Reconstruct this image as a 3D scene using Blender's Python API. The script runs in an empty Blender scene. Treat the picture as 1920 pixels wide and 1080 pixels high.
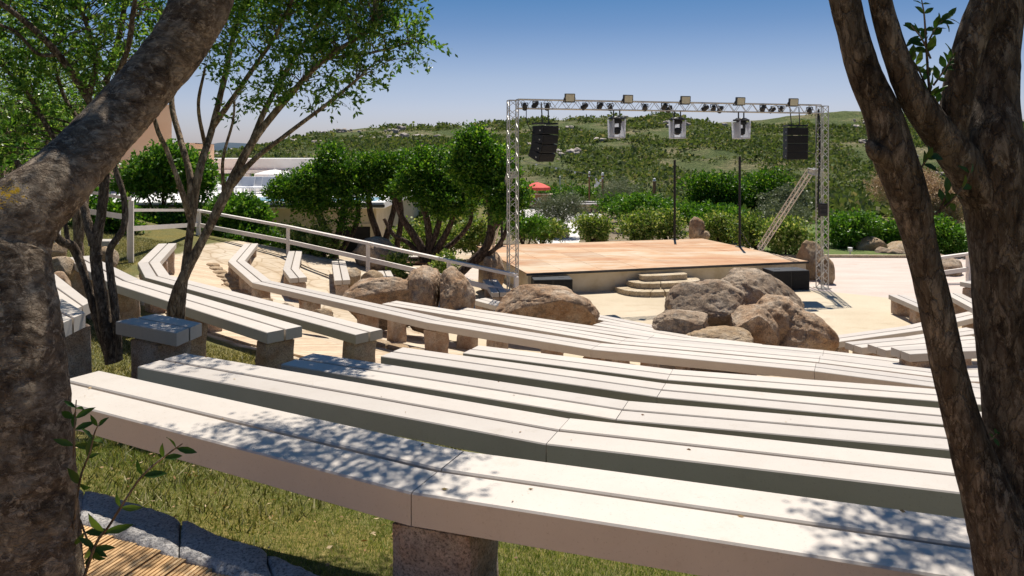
import bpy, bmesh, math, random
import numpy as np
from mathutils import Vector, Matrix

# ------------------------------------------------------------------ camera, sky, sun, exposure
scene = bpy.context.scene
H = 4.3                      # eye height above the plaza (plaza = 0)
F, CX, HY = 1400.0, 960.0, 290.0   # focal length in photo pixels, principal column, horizon row
cam_d = bpy.data.cameras.new('camera')
cam = bpy.data.objects.new('camera', cam_d)
scene.collection.objects.link(cam)
cam.location = (0, 0, H)
cam.rotation_euler = (math.radians(90), 0, 0)
cam_d.sensor_width = 36.0
cam_d.lens = 36.0 * F / 1920.0
cam_d.shift_y = -(540.0 - HY) / 1920.0
cam_d.clip_start = 0.05
cam_d.clip_end = 30000
scene.camera = cam

SUN = Vector((0.10, 0.50, 1.0)).normalized()
world = bpy.data.worlds.new('World'); scene.world = world; world.use_nodes = True
wn = world.node_tree; wn.nodes.clear()
w_out = wn.nodes.new('ShaderNodeOutputWorld'); w_bg = wn.nodes.new('ShaderNodeBackground')
w_sky = wn.nodes.new('ShaderNodeTexSky'); w_sky.sky_type = 'NISHITA'; w_sky.sun_disc = False
w_sky.sun_elevation = math.asin(SUN.z); w_sky.sun_rotation = math.atan2(SUN.x, SUN.y)
w_sky.altitude = 50; w_sky.air_density = 1.0; w_sky.dust_density = 0.8; w_sky.ozone_density = 3.0
# clear sky deepening from pale lilac at the horizon to blue overhead: Nishita tinted by elevation
w_tc = wn.nodes.new('ShaderNodeTexCoord'); w_sep = wn.nodes.new('ShaderNodeSeparateXYZ'); w_rmp = wn.nodes.new('ShaderNodeValToRGB')
stops = [(0, (.74, .72, .95)), (.06, (.78, .73, .89)), (.10, (.70, .67, .78)), (.14, (.52, .56, .69)), (.17, (.38, .48, .63)), (.21, (.25, .42, .58)), (.40, (.20, .37, .54))]
el = w_rmp.color_ramp.elements
while len(el) < len(stops): el.new(.5)
for e_, (p_, c_) in zip(el, stops): e_.position = p_; e_.color = (*c_, 1)
w_tint = wn.nodes.new('ShaderNodeMix'); w_tint.data_type = 'RGBA'; w_tint.blend_type = 'MULTIPLY'; w_tint.inputs[0].default_value = 1.0
wn.links.new(w_tc.outputs['Generated'], w_sep.inputs[0]); wn.links.new(w_sep.outputs['Z'], w_rmp.inputs[0])
wn.links.new(w_sky.outputs['Color'], w_tint.inputs[6]); wn.links.new(w_rmp.outputs[0], w_tint.inputs[7])
wn.links.new(w_tint.outputs[2], w_bg.inputs['Color'])
w_bg.inputs['Strength'].default_value = 0.092
wn.links.new(w_bg.outputs['Background'], w_out.inputs['Surface'])

sun_d = bpy.data.lights.new('sun', 'SUN'); sun_d.energy = 5.0; sun_d.angle = math.radians(0.53)
sun_d.color = (1.0, 0.94, 0.85)
sun = bpy.data.objects.new('sun', sun_d); scene.collection.objects.link(sun)
sun.rotation_euler = SUN.to_track_quat('Z', 'Y').to_euler(); sun.location = (0, 10, 30)
vs = scene.view_settings
vs.view_transform = 'Standard'; vs.look = 'None'; vs.gamma = 1.0; vs.use_curve_mapping = False
vs.exposure = 0.38
scene.cycles.max_bounces = 8; scene.cycles.transparent_max_bounces = 8
scene.cycles.diffuse_bounces = 4

rnd = random.Random(7); nr = np.random.default_rng(7)

# ------------------------------------------------------------------ helpers
def W(px, py, h):
    """photo pixel -> point of the horizontal plane h metres below the eye"""
    Y = h * F / (py - HY)
    return Vector(((px - CX) / F * Y, Y, H - h))
def D(px, py, Y):
    """photo pixel -> point at distance Y"""
    return Vector(((px - CX) / F * Y, Y, H + (HY - py) / F * Y))

def hash3(ix, iy, iz, seed):
    n = (ix * 374761393 + iy * 668265263 + iz * 2147483647 + seed * 1274126177) & 0xFFFFFFFF
    n = ((n ^ (n >> 13)) * 1274126177) & 0xFFFFFFFF
    n = ((n ^ (n >> 16)) * 2246822519) & 0xFFFFFFFF
    n = n ^ (n >> 15)
    return (n & 0xFFFFFF).astype(np.float64) / float(0xFFFFFF)
def vnoise(P, seed=0):
    P = np.asarray(P, dtype=np.float64)
    i = np.floor(P).astype(np.int64); f = P - i; u = f * f * (3 - 2 * f)
    r = 0
    for dx in (0, 1):
        wx = u[:, 0] if dx else 1 - u[:, 0]
        for dy in (0, 1):
            wy = u[:, 1] if dy else 1 - u[:, 1]
            for dz in (0, 1):
                wz = u[:, 2] if dz else 1 - u[:, 2]
                r = r + wx * wy * wz * hash3(i[:, 0] + dx, i[:, 1] + dy, i[:, 2] + dz, seed)
    return r * 2 - 1
def fbm(P, octaves=4, seed=0, gain=0.5, lac=2.03):
    P = np.asarray(P, dtype=np.float64); a = 1.0; s = 0; t = 0
    for k in range(octaves):
        s = s + a * vnoise(P + 17.3 * k, seed + k); t += a; a *= gain; P = P * lac
    return s / t

def mesh_of(name, v, f, m, smooth=False):
    me = bpy.data.meshes.new(name)
    me.from_pydata([tuple(map(float, p)) for p in v], [], f)
    if m is not None: me.materials.append(m)
    if smooth: me.polygons.foreach_set('use_smooth', [True] * len(me.polygons))
    me.update()
    return me
def mesh_np(name, V, Fc, m, smooth=False):
    """numpy mesh: V (n,3), Fc (k,4) or (k,3)"""
    me = bpy.data.meshes.new(name)
    V = np.ascontiguousarray(V, dtype=np.float32); Fc = np.ascontiguousarray(Fc, dtype=np.int32)
    k, s = Fc.shape
    me.vertices.add(len(V)); me.vertices.foreach_set('co', V.ravel())
    me.loops.add(k * s); me.loops.foreach_set('vertex_index', Fc.ravel())
    me.polygons.add(k); me.polygons.foreach_set('loop_start', np.arange(0, k * s, s, dtype=np.int32))
    if smooth: me.polygons.foreach_set('use_smooth', np.ones(k, dtype=bool))
    me.materials.append(m)
    me.update(calc_edges=True); me.validate()
    return me
def link(o):
    scene.collection.objects.link(o); return o
def tag(o, label=None, cat=None, group=None, kind=None):
    if label: o['label'] = label
    if cat: o['category'] = cat
    if group: o['group'] = group
    if kind: o['kind'] = kind
    return o
def thing(name, loc, label, cat, group=None, rz=0.0):
    o = bpy.data.objects.new(name, None); o.empty_display_size = 0.1
    o.location = loc; o.rotation_euler = (0, 0, rz); link(o)
    return tag(o, label, cat, group)
def part(root, name, me, loc=(0, 0, 0), rot=(0, 0, 0)):
    o = bpy.data.objects.new(name, me); link(o); o.parent = root
    o.location = loc; o.rotation_euler = rot
    return o
def base_of(root):
    p = Vector((0, 0, 0)); r = root
    while r is not None:
        p = p + r.location; r = r.parent
    return p
def wpart(root, name, v, f, m, smooth=False):
    """part given in world coordinates under an unrotated thing"""
    b = np.array(base_of(root))
    if isinstance(v, np.ndarray) and isinstance(f, np.ndarray):
        return part(root, name, mesh_np(name, v - b, f, m, smooth))
    return part(root, name, mesh_of(name, [np.array(p) - b for p in v], f, m, smooth))
def solo(name, v, f, m, label=None, cat=None, group=None, kind=None, smooth=False, base=None):
    b = np.array(base if base is not None else (0, 0, 0), dtype=float)
    if isinstance(v, np.ndarray) and isinstance(f, np.ndarray):
        me = mesh_np(name, v - b, f, m, smooth)
    else:
        me = mesh_of(name, [np.array(p) - b for p in v], f, m, smooth)
    o = bpy.data.objects.new(name, me); o.location = b; link(o)
    return tag(o, label, cat, group, kind)
def copy_tree(o, parent=None):
    c = o.copy(); link(c)
    if parent is not None: c.parent = parent
    for ch in list(o.children): copy_tree(ch, c)
    return c

class G:
    """gathers simple solids into one mesh"""
    def __init__(s): s.v = []; s.f = []
    def add(s, v, f):
        n = len(s.v); s.v += [tuple(p) for p in v]; s.f += [tuple(i + n for i in q) for q in f]; return s
    def box(s, c, d, rz=0.0, bev=0.0, M=None):
        x, y, z = d[0] / 2, d[1] / 2, d[2] / 2
        if bev <= 0:
            v = [(-x, -y, -z), (x, -y, -z), (x, y, -z), (-x, y, -z), (-x, -y, z), (x, -y, z), (x, y, z), (-x, y, z)]
            f = [(3, 2, 1, 0), (4, 5, 6, 7), (0, 1, 5, 4), (1, 2, 6, 5), (2, 3, 7, 6), (3, 0, 4, 7)]
        else:
            b = min(bev, x * .9, y * .9, z * .9); v = []
            for (a, zz) in ((b, -z), (0, -z + b), (0, z - b), (b, z)):
                X, Yy = x - a, y - a
                v += [(-X, -Yy, zz), (X, -Yy, zz), (X, Yy, zz), (-X, Yy, zz)]
            f = [(3, 2, 1, 0), (12, 13, 14, 15)]
            for k in range(3):
                for j in range(4):
                    a, b2 = k * 4 + j, k * 4 + (j + 1) % 4
                    f.append((a, b2, b2 + 4, a + 4))
        R = Matrix.Rotation(rz, 3, 'Z')
        if M is not None: R = M @ R
        c = Vector(c)
        return s.add([c + R @ Vector(p) for p in v], f)
    def bar(s, a, b, w, h=None, sides=4):
        """rectangular (sides=4) or round bar from a to b"""
        a, b = Vector(a), Vector(b); d = (b - a).normalized(); h = h or w
        up = Vector((0, 0, 1)) if abs(d.z) < 0.95 else Vector((0, 1, 0))
        x = d.cross(up).normalized(); y = x.cross(d).normalized()
        if sides == 4:
            o = [(-w / 2, -h / 2), (w / 2, -h / 2), (w / 2, h / 2), (-w / 2, h / 2)]
        else:
            o = [(w / 2 * math.cos(t), h / 2 * math.sin(t)) for t in [2 * math.pi * k / sides for k in range(sides)]]
        n = len(o)
        v = [a + x * p + y * q for p, q in o] + [b + x * p + y * q for p, q in o]
        f = [tuple(range(n))[::-1], tuple(range(n, 2 * n))] + [(k, (k + 1) % n, n + (k + 1) % n, n + k) for k in range(n)]
        return s.add(v, [q[::-1] for q in f])
    def lathe(s, prof, c=(0, 0, 0), n=16):
        v = []; f = []
        for r, z in prof:
            for k in range(n):
                t = 2 * math.pi * k / n; v.append((c[0] + r * math.cos(t), c[1] + r * math.sin(t), c[2] + z))
        for i in range(len(prof) - 1):
            for k in range(n):
                f.append((i * n + k, i * n + (k + 1) % n, (i + 1) * n + (k + 1) % n, (i + 1) * n + k))
        f.append(tuple(range(n))[::-1]); f.append(tuple(range((len(prof) - 1) * n, len(prof) * n)))
        return s.add(v, f)
    def part(s, root, name, m, smooth=False):
        return wpart(root, name, s.v, s.f, m, smooth)
    def local(s, root, name, m, smooth=False):
        return part(root, name, mesh_of(name, s.v, s.f, m, smooth))
    def solo(s, name, m, base, **k):
        return solo(name, s.v, s.f, m, base=base, **k)

def catmull(pts, n):
    """smooth a list of tuples (any length) to n points per span"""
    P = [np.array(p, dtype=float) for p in pts]
    P = [2 * P[0] - P[1]] + P + [2 * P[-1] - P[-2]]
    out = []
    for i in range(1, len(P) - 2):
        for k in range(n):
            t = k / n
            out.append(0.5 * (2 * P[i] + (P[i + 1] - P[i - 1]) * t + (2 * P[i - 1] - 5 * P[i] + 4 * P[i + 1] - P[i + 2]) * t * t
                              + (3 * P[i] - P[i - 1] - 3 * P[i + 1] + P[i + 2]) * t ** 3))
    out.append(P[-2]); return np.array(out)
def tube(path, sides=10, bark=0.0, bscale=8.0, seed=0, along=.45):
    """path: (n,4) x,y,z,r -> verts, quads; bark = relief as a share of the radius"""
    path = np.asarray(path, dtype=float); n = len(path)
    T = np.gradient(path[:, :3], axis=0); T /= np.linalg.norm(T, axis=1)[:, None] + 1e-9
    x = np.cross(T[0], (0.3, 1, 0.1)); x /= np.linalg.norm(x)
    V = np.zeros((n, sides, 3)); ang = np.linspace(0, 2 * np.pi, sides, endpoint=False)
    for i in range(n):
        x = x - T[i] * np.dot(x, T[i]); x /= np.linalg.norm(x); y = np.cross(T[i], x)
        V[i] = np.cos(ang)[:, None] * x + np.sin(ang)[:, None] * y
    R = path[:, 3][:, None] * np.ones((n, sides))
    if bark > 0:
        s = np.cumsum(np.r_[0, np.linalg.norm(np.diff(path[:, :3], axis=0), axis=1)])
        Q = np.stack([np.cos(ang)[None, :] * path[:, 3][:, None], np.sin(ang)[None, :] * path[:, 3][:, None], np.repeat(s[:, None], sides, 1) * along], -1)
        q = Q.reshape(-1, 3); w = q + .25 / bscale * np.stack([vnoise(q * bscale * 1.3 + 9 * k, seed + 40 + k) for k in range(3)], 1)
        ridge = 1 - 2.2 * np.abs(fbm(w * bscale, 3, seed, .55))
        d = fbm(q * bscale * .22, 3, seed + 9) * 1.1 + .55 * ridge + .35 * fbm(q * bscale * 3, 3, seed + 20, .6)
        R = R * (1 + bark * d.reshape(n, sides))
    V = path[:, None, :3] + V * R[:, :, None]
    V = V.reshape(-1, 3)
    i, k = np.meshgrid(np.arange(n - 1), np.arange(sides), indexing='ij')
    a = (i * sides + k).ravel(); b = (i * sides + (k + 1) % sides).ravel()
    Fq = np.stack([a, b, b + sides, a + sides], 1)
    return V, Fq
def join(parts):
    V = []; Fq = []; n = 0
    for v, f in parts:
        V.append(v); Fq.append(f + n); n += len(v)
    return np.concatenate(V), np.concatenate(Fq)

def leaves_geo(P, Dn, L, ratio=0.42, fold=0.18, rg=nr):
    """diamond leaves: P (n,3) base, Dn (n,3) direction, L (n,) length"""
    n = len(P); Dn = Dn / (np.linalg.norm(Dn, axis=1)[:, None] + 1e-9)
    A = rg.normal(size=(n, 3)); S = np.cross(Dn, A); S /= np.linalg.norm(S, axis=1)[:, None] + 1e-9
    N = np.cross(S, Dn); L = np.asarray(L)[:, None]
    mid = P + Dn * L * .48 + N * L * fold * .6; tip = P + Dn * L
    V = np.stack([P, mid + S * L * ratio / 2 - N * L * fold * .3, tip, mid - S * L * ratio / 2 - N * L * fold * .3], 1).reshape(-1, 3)
    Fq = np.arange(n * 4).reshape(n, 4)
    return V, Fq
def clump_leaves(blobs, n, size, per=14, spread=0.13, ratio=0.42, shell=0.55, up=0.35, rg=nr, keep=None):
    """leaves in little sprays spread through ellipsoids [(centre, (rx,ry,rz))]"""
    vol = np.array([b[1][0] * b[1][1] * b[1][2] for b in blobs]) ** 0.75; vol /= vol.sum()
    nc = max(1, n // per); which = rg.choice(len(blobs), nc, p=vol)
    C = np.array([list(b[0]) for b in blobs])[which]; R = np.array([list(b[1]) for b in blobs])[which]
    d = rg.normal(size=(nc, 3)); d /= np.linalg.norm(d, axis=1)[:, None]
    rr = (shell + (1 - shell) * rg.random(nc)) ** 1.0
    rr = np.where(rg.random(nc) < .25, rg.random(nc) ** .33, rr)
    rr = rr * (1 + .22 * rg.normal(size=nc).clip(-1.5, 1.6))
    cc = C + d * rr[:, None] * R
    if keep is not None:
        k = keep(cc); cc = cc[k]; d = d[k]; nc = len(cc)
    out = d + np.array([0, 0, up]) + rg.normal(size=(nc, 3)) * .5
    out /= np.linalg.norm(out, axis=1)[:, None]
    t = rg.random((nc, per)); P = cc[:, None] + out[:, None] * (t * spread * 2)[..., None] + rg.normal(size=(nc, per, 3)) * spread * .32
    Dn = out[:, None] * .6 + rg.normal(size=(nc, per, 3)) * .7
    L = size * (.6 + .7 * rg.random((nc, per)))
    return leaves_geo(P.reshape(-1, 3), Dn.reshape(-1, 3), L.ravel(), ratio, rg=rg), cc

# ------------------------------------------------------------------ materials
def new_mat(name):
    m = bpy.data.materials.new(name); m.use_nodes = True
    nt = m.node_tree; nt.nodes.clear()
    o = nt.nodes.new('ShaderNodeOutputMaterial'); b = nt.nodes.new('ShaderNodeBsdfPrincipled')
    nt.links.new(b.outputs[0], o.inputs[0])
    return m, nt, b, o
def nd(nt, t, **k):
    n = nt.nodes.new(t)
    for a, v in k.items():
        if a in n.inputs: n.inputs[a].default_value = v
        else: setattr(n, a, v)
    return n
def ramp(nt, fac, stops):
    r = nt.nodes.new('ShaderNodeValToRGB'); e = r.color_ramp.elements
    while len(e) < len(stops): e.new(0.5)
    for x, (p, c) in zip(e, stops):
        x.position = p; x.color = (*c, 1)
    nt.links.new(fac, r.inputs[0]); return r.outputs[0]
def mixc(nt, fac, a, b, mode='MIX'):
    m = nt.nodes.new('ShaderNodeMix'); m.data_type = 'RGBA'; m.blend_type = mode
    for s, v in ((m.inputs[0], fac), (m.inputs[6], a), (m.inputs[7], b)):
        if isinstance(v, (int, float)): s.default_value = v
        elif isinstance(v, tuple): s.default_value = (*v, 1)
        else: nt.links.new(v, s)
    return m.outputs[2]
def coords(nt, scale=(1, 1, 1), space='Object'):
    if space == 'World':
        g = nt.nodes.new('ShaderNodeNewGeometry'); src = g.outputs['Position']
    else:
        g = nt.nodes.new('ShaderNodeTexCoord'); src = g.outputs[space]
    m = nt.nodes.new('ShaderNodeMapping'); m.inputs['Scale'].default_value = scale
    nt.links.new(src, m.inputs[0]); return m.outputs[0]
def noise(nt, vec, scale, detail=5, rough=.6, dist=0.0):
    n = nd(nt, 'ShaderNodeTexNoise', Scale=scale, Detail=detail, Roughness=rough, Distortion=dist)
    nt.links.new(vec, n.inputs['Vector']); return n.outputs['Fac']
def bump(nt, b, height, strength=.4, dist=.02):
    n = nd(nt, 'ShaderNodeBump', Strength=strength, Distance=dist)
    nt.links.new(height, n.inputs['Height']); nt.links.new(n.outputs[0], b.inputs['Normal'])
def mat_simple(name, stops, scale=4, rough=.7, bs=.3, bd=.01, bscale=None, space='World', stretch=(1, 1, 1), metal=0.0, detail=6, spec=.4):
    m, nt, b, o = new_mat(name)
    c = coords(nt, stretch, space); n = noise(nt, c, scale, detail)
    nt.links.new(ramp(nt, n, stops), b.inputs['Base Color'])
    b.inputs['Roughness'].default_value = rough; b.inputs['Metallic'].default_value = metal
    b.inputs['Specular IOR Level'].default_value = spec
    if bs > 0: bump(nt, b, noise(nt, c, bscale or scale * 4, 6), bs, bd)
    return m
def leaf_mat(name, stops, trans=.35, rough=.42, tcol=(1.0, 1.0, .45)):
    m, nt, b, o = new_mat(name)
    g = nt.nodes.new('ShaderNodeNewGeometry')
    c = ramp(nt, g.outputs['Random Per Island'], stops)
    nt.links.new(c, b.inputs['Base Color']); b.inputs['Roughness'].default_value = rough
    b.inputs['Specular IOR Level'].default_value = .3
    t = nt.nodes.new('ShaderNodeBsdfTranslucent')
    nt.links.new(mixc(nt, 1.0, c, tcol, 'MULTIPLY'), t.inputs[0])
    s = nt.nodes.new('ShaderNodeMixShader'); s.inputs[0].default_value = trans
    nt.links.new(b.outputs[0], s.inputs[1]); nt.links.new(t.outputs[0], s.inputs[2]); nt.links.new(s.outputs[0], o.inputs[0])
    return m

M = {}
def mk_white_wood():
    m, nt, b, o = new_mat('white_painted_wood')
    c = coords(nt, (1, 1, 1), 'World')
    g = nt.nodes.new('ShaderNodeObjectInfo')
    n1 = noise(nt, c, 2.6, 8, .7); n2 = noise(nt, c, 38, 3)
    base = ramp(nt, n1, [(.3, (.515, .46, .405)), (.7, (.57, .52, .465))])
    spot = ramp(nt, noise(nt, c, 16, 7, .72), [(.70, (1, 1, 1)), (.80, (.72, .66, .58))])
    base = mixc(nt, .75, base, spot, 'MULTIPLY')
    spk = ramp(nt, noise(nt, c, 90, 4, .7), [(.30, (.62, .56, .5)), (.40, (1, 1, 1))]); base = mixc(nt, .6, base, spk, 'MULTIPLY')
    grime = ramp(nt, noise(nt, c, 5.5, 9, .8), [(.56, (1, 1, 1)), (.74, (.80, .75, .68))]); base = mixc(nt, .7, base, grime, 'MULTIPLY')
    tint = ramp(nt, g.outputs['Random'], [(0, (.86, .855, .85)), (.5, (.97, .96, .94)), (1, (1.03, 1.02, 1.0))])
    base = mixc(nt, 1.0, base, tint, 'MULTIPLY')
    nt.links.new(base, b.inputs['Base Color']); b.inputs['Roughness'].default_value = .55
    bump(nt, b, n2, .12, .004)
    return m
M['white'] = mk_white_wood()
M['fence'] = mat_simple('white_fence_paint', [(.3, (.70, .63, .57)), (.7, (.80, .74, .68))], 3, .6, .15, .004, 40)
def mk_granite(name, a, b_, c_, lichen=.5, sc=1.0):
    m, nt, b, o = new_mat(name)
    c = coords(nt, (sc, sc, sc), 'World')
    base = ramp(nt, noise(nt, c, 1.9, 9, .68), [(.34, a), (.5, b_), (.64, c_)])
    sp = ramp(nt, noise(nt, c, 55, 4, .75), [(.38, (.35, .33, .32)), (.5, (1, 1, 1)), (.66, (1.3, 1.27, 1.22))])
    base = mixc(nt, .9, base, sp, 'MULTIPLY')
    li = ramp(nt, noise(nt, c, 5.5, 10, .8), [(.50, (0, 0, 0)), (.57, (1, 1, 1))])
    lf = nd(nt, 'ShaderNodeMath', operation='MULTIPLY'); nt.links.new(li, lf.inputs[0]); lf.inputs[1].default_value = lichen
    base = mixc(nt, lf.outputs[0], base, (.075, .068, .058))
    pl = ramp(nt, noise(nt, c, 8.5, 10, .8), [(.56, (0, 0, 0)), (.62, (1, 1, 1))])
    pf = nd(nt, 'ShaderNodeMath', operation='MULTIPLY'); nt.links.new(pl, pf.inputs[0]); pf.inputs[1].default_value = lichen * .8
    base = mixc(nt, pf.outputs[0], base, (.50, .46, .40))
    nt.links.new(base, b.inputs['Base Color']); b.inputs['Roughness'].default_value = .9
    b.inputs['Specular IOR Level'].default_value = .2
    h = nd(nt, 'ShaderNodeMath', operation='ADD'); nt.links.new(noise(nt, c, 7, 10, .75), h.inputs[0])
    h2 = nd(nt, 'ShaderNodeMath', operation='MULTIPLY'); nt.links.new(noise(nt, c, 45, 5, .7), h2.inputs[0]); h2.inputs[1].default_value = .3
    nt.links.new(h2.outputs[0], h.inputs[1]); bump(nt, b, h.outputs[0], .9, .055 / sc)
    return m
M['rock'] = mk_granite('weathered_granite', (.33, .19, .10), (.45, .31, .20), (.54, .43, .32), .5)
M['rock_tan'] = mk_granite('tan_granite', (.34, .22, .12), (.44, .32, .20), (.50, .40, .29), .3)
M['rock_grey'] = mk_granite('grey_granite', (.27, .18, .115), (.40, .30, .21), (.51, .41, .31), .55)
M['leg'] = mk_granite('hewn_granite_block', (.40, .24, .15), (.50, .37, .28), (.56, .47, .39), .25, 1.6)
M['kerb'] = mk_granite('kerb_granite', (.40, .38, .36), (.50, .475, .45), (.60, .57, .54), .25, 1.5)
M['steps'] = mk_granite('sandy_step_stone', (.50, .39, .25), (.60, .49, .34), (.66, .56, .43), .12)
def mk_deck(name, a, b_, c_):
    m, nt, b, o = new_mat(name)
    c = coords(nt, (1, 1, 1), 'Object'); g = nt.nodes.new('ShaderNodeObjectInfo')
    mp = nt.nodes.new('ShaderNodeMapping'); mp.inputs['Scale'].default_value = (1.2, 14, 14)
    ad = nt.nodes.new('ShaderNodeVectorMath'); ad.operation = 'ADD'
    cmb = nt.nodes.new('ShaderNodeCombineXYZ'); mu = nd(nt, 'ShaderNodeMath', operation='MULTIPLY'); mu.inputs[1].default_value = 37.0
    nt.links.new(g.outputs['Random'], mu.inputs[0]); nt.links.new(mu.outputs[0], cmb.inputs[0]); nt.links.new(mu.outputs[0], cmb.inputs[1])
    nt.links.new(c, mp.inputs[0]); nt.links.new(mp.outputs[0], ad.inputs[0]); nt.links.new(cmb.outputs[0], ad.inputs[1])
    base = ramp(nt, noise(nt, ad.outputs[0], 1.5, 6, .6, .4), [(.3, a), (.5, b_), (.7, c_)])
    tint = ramp(nt, g.outputs['Random'], [(0, (.82, .78, .74)), (.5, (1, .97, .94)), (1, (1.05, 1.05, 1.05))])
    nt.links.new(mixc(nt, 1.0, base, tint, 'MULTIPLY'), b.inputs['Base Color'])
    b.inputs['Roughness'].default_value = .7; bump(nt, b, noise(nt, ad.outputs[0], 4, 4), .25, .004)
    return m
M['deck'] = mk_deck('pine_decking', (.42, .24, .09), (.60, .38, .17), (.70, .50, .27))
M['deck_pale'] = mk_deck('faded_decking', (.42, .30, .19), (.56, .43, .29), (.62, .50, .36))
def mk_stage():
    m, nt, b, o = new_mat('worn_stage_board')
    c = coords(nt, (.35, 1.1, 1), 'World'); c1 = coords(nt, (1, 1, 1), 'World'); g = nt.nodes.new('ShaderNodeObjectInfo')
    base = ramp(nt, noise(nt, c, .9, 9, .68, .4), [(.34, (.40, .18, .075)), (.46, (.48, .28, .14)), (.55, (.52, .39, .26)), (.7, (.58, .50, .39))])
    tint = ramp(nt, g.outputs['Random'], [(0, (.86, .80, .76)), (1, (1.05, 1.04, 1.02))])
    base = mixc(nt, 1.0, base, tint, 'MULTIPLY')
    sc_ = ramp(nt, noise(nt, coords(nt, (.6, 5, 1), 'World'), 3.2, 7, .7), [(.36, (.75, .66, .6)), (.5, (1, 1, 1))])
    nt.links.new(mixc(nt, .8, base, sc_, 'MULTIPLY'), b.inputs['Base Color']); b.inputs['Roughness'].default_value = .75
    bump(nt, b, noise(nt, c1, 12, 5), .2, .01)
    return m
M['stage_panel'] = mk_stage()
M['stage_wall'] = mat_simple('sandy_render', [(.3, (.50, .38, .22)), (.5, (.64, .53, .36)), (.72, (.70, .60, .45))], 1.6, .9, .4, .02, 14)
M['alu'] = mat_simple('truss_aluminium', [(.3, (.46, .44, .40)), (.7, (.58, .555, .51))], 6, .42, 0, metal=.35)
M['black'] = mat_simple('black_cabinet_paint', [(.3, (.010, .010, .012)), (.7, (.02, .02, .022))], 5, .55, .2, .004, 120)
M['grille'] = mat_simple('speaker_grille', [(.3, (.006, .006, .007)), (.7, (.014, .014, .015))], 30, .8, .5, .01, 260)
M['flood'] = mat_simple('floodlight_lens', [(.3, (.62, .55, .38)), (.7, (.70, .64, .48))], 12, .35, 0)
M['plastic'] = mat_simple('white_plastic', [(.3, (.72, .72, .73)), (.7, (.8, .8, .8))], 3, .4, 0)
M['cover'] = leaf_mat('clear_weather_cover', [(0, (.70, .72, .76)), (1, (.82, .83, .86))], .75, .35, (1, 1, 1))
M['metal_dark'] = mat_simple('dark_metal', [(.3, (.03, .03, .032)), (.7, (.06, .06, .06))], 6, .5, 0)
M['post_wood'] = mat_simple('brown_post_wood', [(.3, (.20, .09, .04)), (.7, (.32, .17, .09))], 3, .75, .4, .01, 20, stretch=(6, 6, 1))
M['terracotta'] = mat_simple('terracotta_render', [(.3, (.80, .46, .27)), (.7, (.86, .54, .34))], .6, .9, .3, .02, 5)
M['cream'] = mat_simple('cream_boards', [(.3, (.52, .42, .27)), (.7, (.62, .53, .38))], 2, .8, .3, .01, 12)
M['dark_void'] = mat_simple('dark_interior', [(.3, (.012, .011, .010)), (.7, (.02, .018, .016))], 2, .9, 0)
M['white_render'] = mat_simple('white_render', [(.3, (.72, .70, .67)), (.7, (.8, .79, .77))], 1.5, .85, .2, .01, 20)
M['red_cloth'] = mat_simple('red_canvas', [(.3, (.62, .07, .05)), (.7, (.72, .12, .09))], 3, .8, .2, .01, 30)
M['white_cloth'] = mat_simple('white_canvas', [(.3, (.74, .73, .71)), (.7, (.82, .81, .80))], 2, .8, .2, .01, 20)
M['path'] = mat_simple('pale_path_concrete', [(.3, (.56, .53, .50)), (.7, (.66, .63, .60))], 1.2, .9, .3, .01, 20)
def mk_plaza():
    m, nt, b, o = new_mat('plaza_concrete')
    c = coords(nt, (1, 1, 1), 'World')
    st = coords(nt, (.55, 1.6, 1), 'World')
    base = ramp(nt, noise(nt, c, .35, 6, .6), [(.3, (.46, .37, .25)), (.5, (.54, .45, .32)), (.7, (.58, .50, .37))])
    # a pinker pour beyond a curved joint on the right
    sx = nt.nodes.new('ShaderNodeSeparateXYZ'); nt.links.new(c, sx.inputs[0])
    d = nt.nodes.new('ShaderNodeVectorMath'); d.operation = 'DISTANCE'; nt.links.new(c, d.inputs[0]); d.inputs[1].default_value = (1.5, 10.5, 0)
    rg_ = nd(nt, 'ShaderNodeMath', operation='GREATER_THAN'); nt.links.new(d.outputs['Value'], rg_.inputs[0]); rg_.inputs[1].default_value = 15.4
    base = mixc(nt, rg_.outputs[0], base, ramp(nt, noise(nt, st, .9, 5), [(.3, (.52, .42, .36)), (.7, (.60, .51, .45))]))
    stn = ramp(nt, noise(nt, st, 1.3, 8, .7), [(.56, (1, 1, 1)), (.68, (.80, .74, .68))])
    base = mixc(nt, .8, base, stn, 'MULTIPLY')
    gr = ramp(nt, noise(nt, c, 45, 3), [(.35, (.88, .88, .88)), (.65, (1.05, 1.05, 1.05))])
    nt.links.new(mixc(nt, 1.0, base, gr, 'MULTIPLY'), b.inputs['Base Color']); b.inputs['Roughness'].default_value = .9
    bump(nt, b, noise(nt, c, 30, 5), .2, .01)
    return m
M['plaza'] = mk_plaza()
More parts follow.
